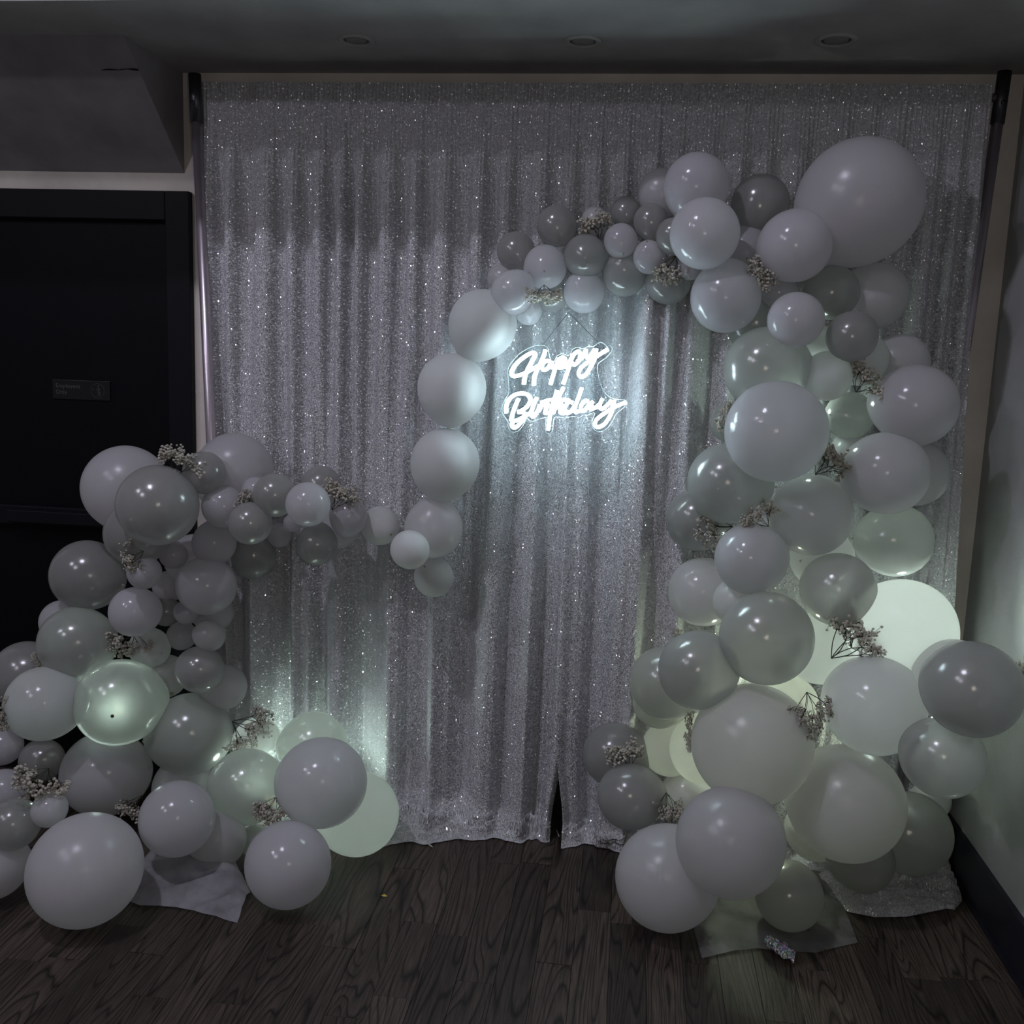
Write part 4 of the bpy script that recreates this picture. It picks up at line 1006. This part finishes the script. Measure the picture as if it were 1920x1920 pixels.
# ------------------------------------------------------------------ baby's breath
ico = bmesh.new(); bmesh.ops.create_icosphere(ico, subdivisions=1, radius=1)
ico.verts.ensure_lookup_table()
IV = [v.co.copy() for v in ico.verts]; IF = [tuple(v.index for v in f.verts) for f in ico.faces]; ico.free()
def sprig_data(seed, nb, rb, spread):
    rg = random.Random(seed)
    sv, sf, bv, bf = [], [], [], []
    base = Vector((0, 0, -.5))
    hubs = []
    for k in range(6):
        a = (k/5-.5)*spread*.8+rg.uniform(-.2, .2)
        ln = rg.uniform(.25, .45)
        h = base+Vector((math.sin(a)*ln, rg.uniform(-.12, .12), math.cos(a)*ln))
        mid = base.lerp(h, .5)+Vector((rg.uniform(-.05, .05), rg.uniform(-.03, .03), 0))
        tube(catmull([base, mid, h], 2), .007, 4, vs=sv, fs=sf)
        for q in range(7):
            b = a+rg.uniform(-1.1, 1.1); l2 = rg.uniform(.08, .42)
            g = h+Vector((math.sin(b)*l2, rg.uniform(-.2, .2), math.cos(b)*l2))
            g.x = max(-.47, min(.47, g.x)); g.z = max(-.4, min(.47, g.z))
            m_ = h.lerp(g, .55)+Vector((rg.uniform(-.04, .04), rg.uniform(-.03, .03), rg.uniform(-.04, .04)))
            tube([h, m_, g], [.0055, .0045, .004], 3, caps=False, vs=sv, fs=sf)
            hubs.append(g)
    for i in range(nb):
        g = hubs[i % len(hubs)]
        e = g+Vector((rg.gauss(0, .045), rg.gauss(0, .05), rg.gauss(0, .045)))
        if rg.random() < .12: e = g+Vector((rg.gauss(0, .09), rg.gauss(0, .05), rg.gauss(0, .09)))
        e.x = max(-.52, min(.52, e.x)); e.z = min(.52, e.z)
        tube([g, e], [.0035, .0028], 3, caps=False, vs=sv, fs=sf)
        r = rb*rg.uniform(.5, 1.2)
        b0 = len(bv)
        for v in IV: bv.append(e+Vector((v.x*r*rg.uniform(.8, 1.2), v.y*r, v.z*r*rg.uniform(.7, 1.1))))
        bf += [tuple(b0+j for j in f) for f in IF]
    return (sv, sf), (bv, bf)
PROTO = {}
for i, (lab, x, y, z, dx, dy, dz, al, pe) in enumerate(SPRIGS):
    big = max(al, pe)
    v = i % 3
    key = (v, 'b' if big > .13 else 's')
    if key not in PROTO:
        s_, b_ = sprig_data(11+v*7, 460 if big > .13 else 300, .026 if big > .13 else .040, (2.0, 2.4, 1.7)[v])
        e_ = empty('gypsophila_sprig'); so = obj('stem', s_, M_stem, e_); bo = obj('blossoms', b_, M_blossom, e_, True)
        bo['kind'] = 'stuff'
        PROTO[key] = (e_, so, bo)
    else:
        pe_, so, bo = PROTO[key]
        e_ = pe_.copy(); C.objects.link(e_)
        for q in (so, bo):
            c = q.copy(); C.objects.link(c); c.parent = e_
    D = Vector((dx, dy, dz)).normalized()
    toc = (CAM-Vector((x, y, z))).normalized()
    Yv = -(toc-D*toc.dot(D)).normalized(); Xv = Yv.cross(D).normalized()
    Mx = Matrix(((Xv.x, Yv.x, D.x, x), (Xv.y, Yv.y, D.y, y), (Xv.z, Yv.z, D.z, z), (0, 0, 0, 1)))
    e_.matrix_world = Mx @ Matrix.Diagonal((pe*1.15, (pe+al)*.57, al*1.15, 1))
    tag(e_, lab, 'flowers', "gypsophila sprigs in the garland")

# ------------------------------------------------------------------ wraps and small things on the floor
fl = [atz(*q) for q in ((238, 1692), (262, 1702), (300, 1703), (350, 1711), (400, 1722), (445, 1734))]
bl = [atz(*q) for q in ((252, 1640), (290, 1612), (340, 1600), (390, 1596), (440, 1625), (470, 1678))]
def h1(u, v, p):
    e = math.sin(math.pi*min(1, v*.97+.02))**.6*math.sin(math.pi*(u*.94+.03))**.5
    r = abs(noise.noise(Vector((p.x*5+3, p.y*16-p.x*6, 2.1))))
    return .004+e*(.075*(.3+v)+.05*(.4-r))
w1 = crumple('fabric_wrap', lambda u, v: lerp_poly(fl, u).lerp(lerp_poly(bl, u), v), 90, 50, h1, M_tulle)
tag(w1, 'crumpled sheer white fabric on the floor between two white balloons at the left', 'fabric')
fr_ = [atz(*q) for q in ((1300, 1742), (1316, 1801), (1372, 1788), (1420, 1782), (1455, 1786), (1530, 1790), (1600, 1779))]
br_ = [atz(*q) for q in ((1290, 1700), (1330, 1670), (1380, 1650), (1440, 1640), (1500, 1635), (1560, 1640), (1575, 1690))]
fr_[-1] = atz(1608, 1770)
def h2(u, v, p):
    e = math.sin(math.pi*min(1, v*.95+.03))**.6*math.sin(math.pi*(u*.94+.03))**.6
    r = abs(noise.noise(Vector((p.x*6+9, p.y*9+p.x*5, 4.1))))
    return .004+e*(.03*(.3+v)+.03*(.4-r))
w2 = crumple('fabric_wrap', lambda u, v: lerp_poly(fr_, u).lerp(lerp_poly(br_, u), v), 90, 50, h2, M_tulle2)
tag(w2, 'sheer grey sheet spread on the floor under the right balloon column', 'fabric')
ff = [atz(*q) for q in ((1432, 1776), (1450, 1792), (1470, 1805), (1488, 1811))]
fb = [atz(*q) for q in ((1440, 1768), (1462, 1774), (1482, 1786), (1492, 1800))]
w3 = crumple('foil_strip', lambda u, v: lerp_poly(ff, u).lerp(lerp_poly(fb, u), v), 24, 10, lambda u, v, p: .012+.02*math.sin(math.pi*v)+.010*noise.noise(Vector((p.x*90, p.y*90, 1))), M_foil)
tag(w3, 'small crumpled piece of shiny holographic foil on the grey sheet', 'foil')
p = atz(720, 1680)
tag(obj('confetti', ([(-.010, 0, .0), (.002, -.005, .001), (.011, .001, .0), (-.001, .007, .003), (0, .001, .004)], [(0, 1, 4), (1, 2, 4), (2, 3, 4), (3, 0, 4), (0, 3, 2, 1)]), M_confetti, loc=p), 'tiny yellow paper bit on the dark floor', 'confetti')
for (a, b), lab in ((((801, 1581), (811, 1588)), 'tiny white stick on the floor at the curtain hem, left of the gap'), (((1044, 1557), (1048, 1568)), 'tiny white stick on the floor in front of the curtain gap')):
    A, B_ = atz(*a, .004), atz(*b, .003)
    v_, f_ = tube([A, B_], .0022, 6)
    tag(obj('stick', (v_, f_), M_white), lab, 'stick', 'tiny sticks at the hem')
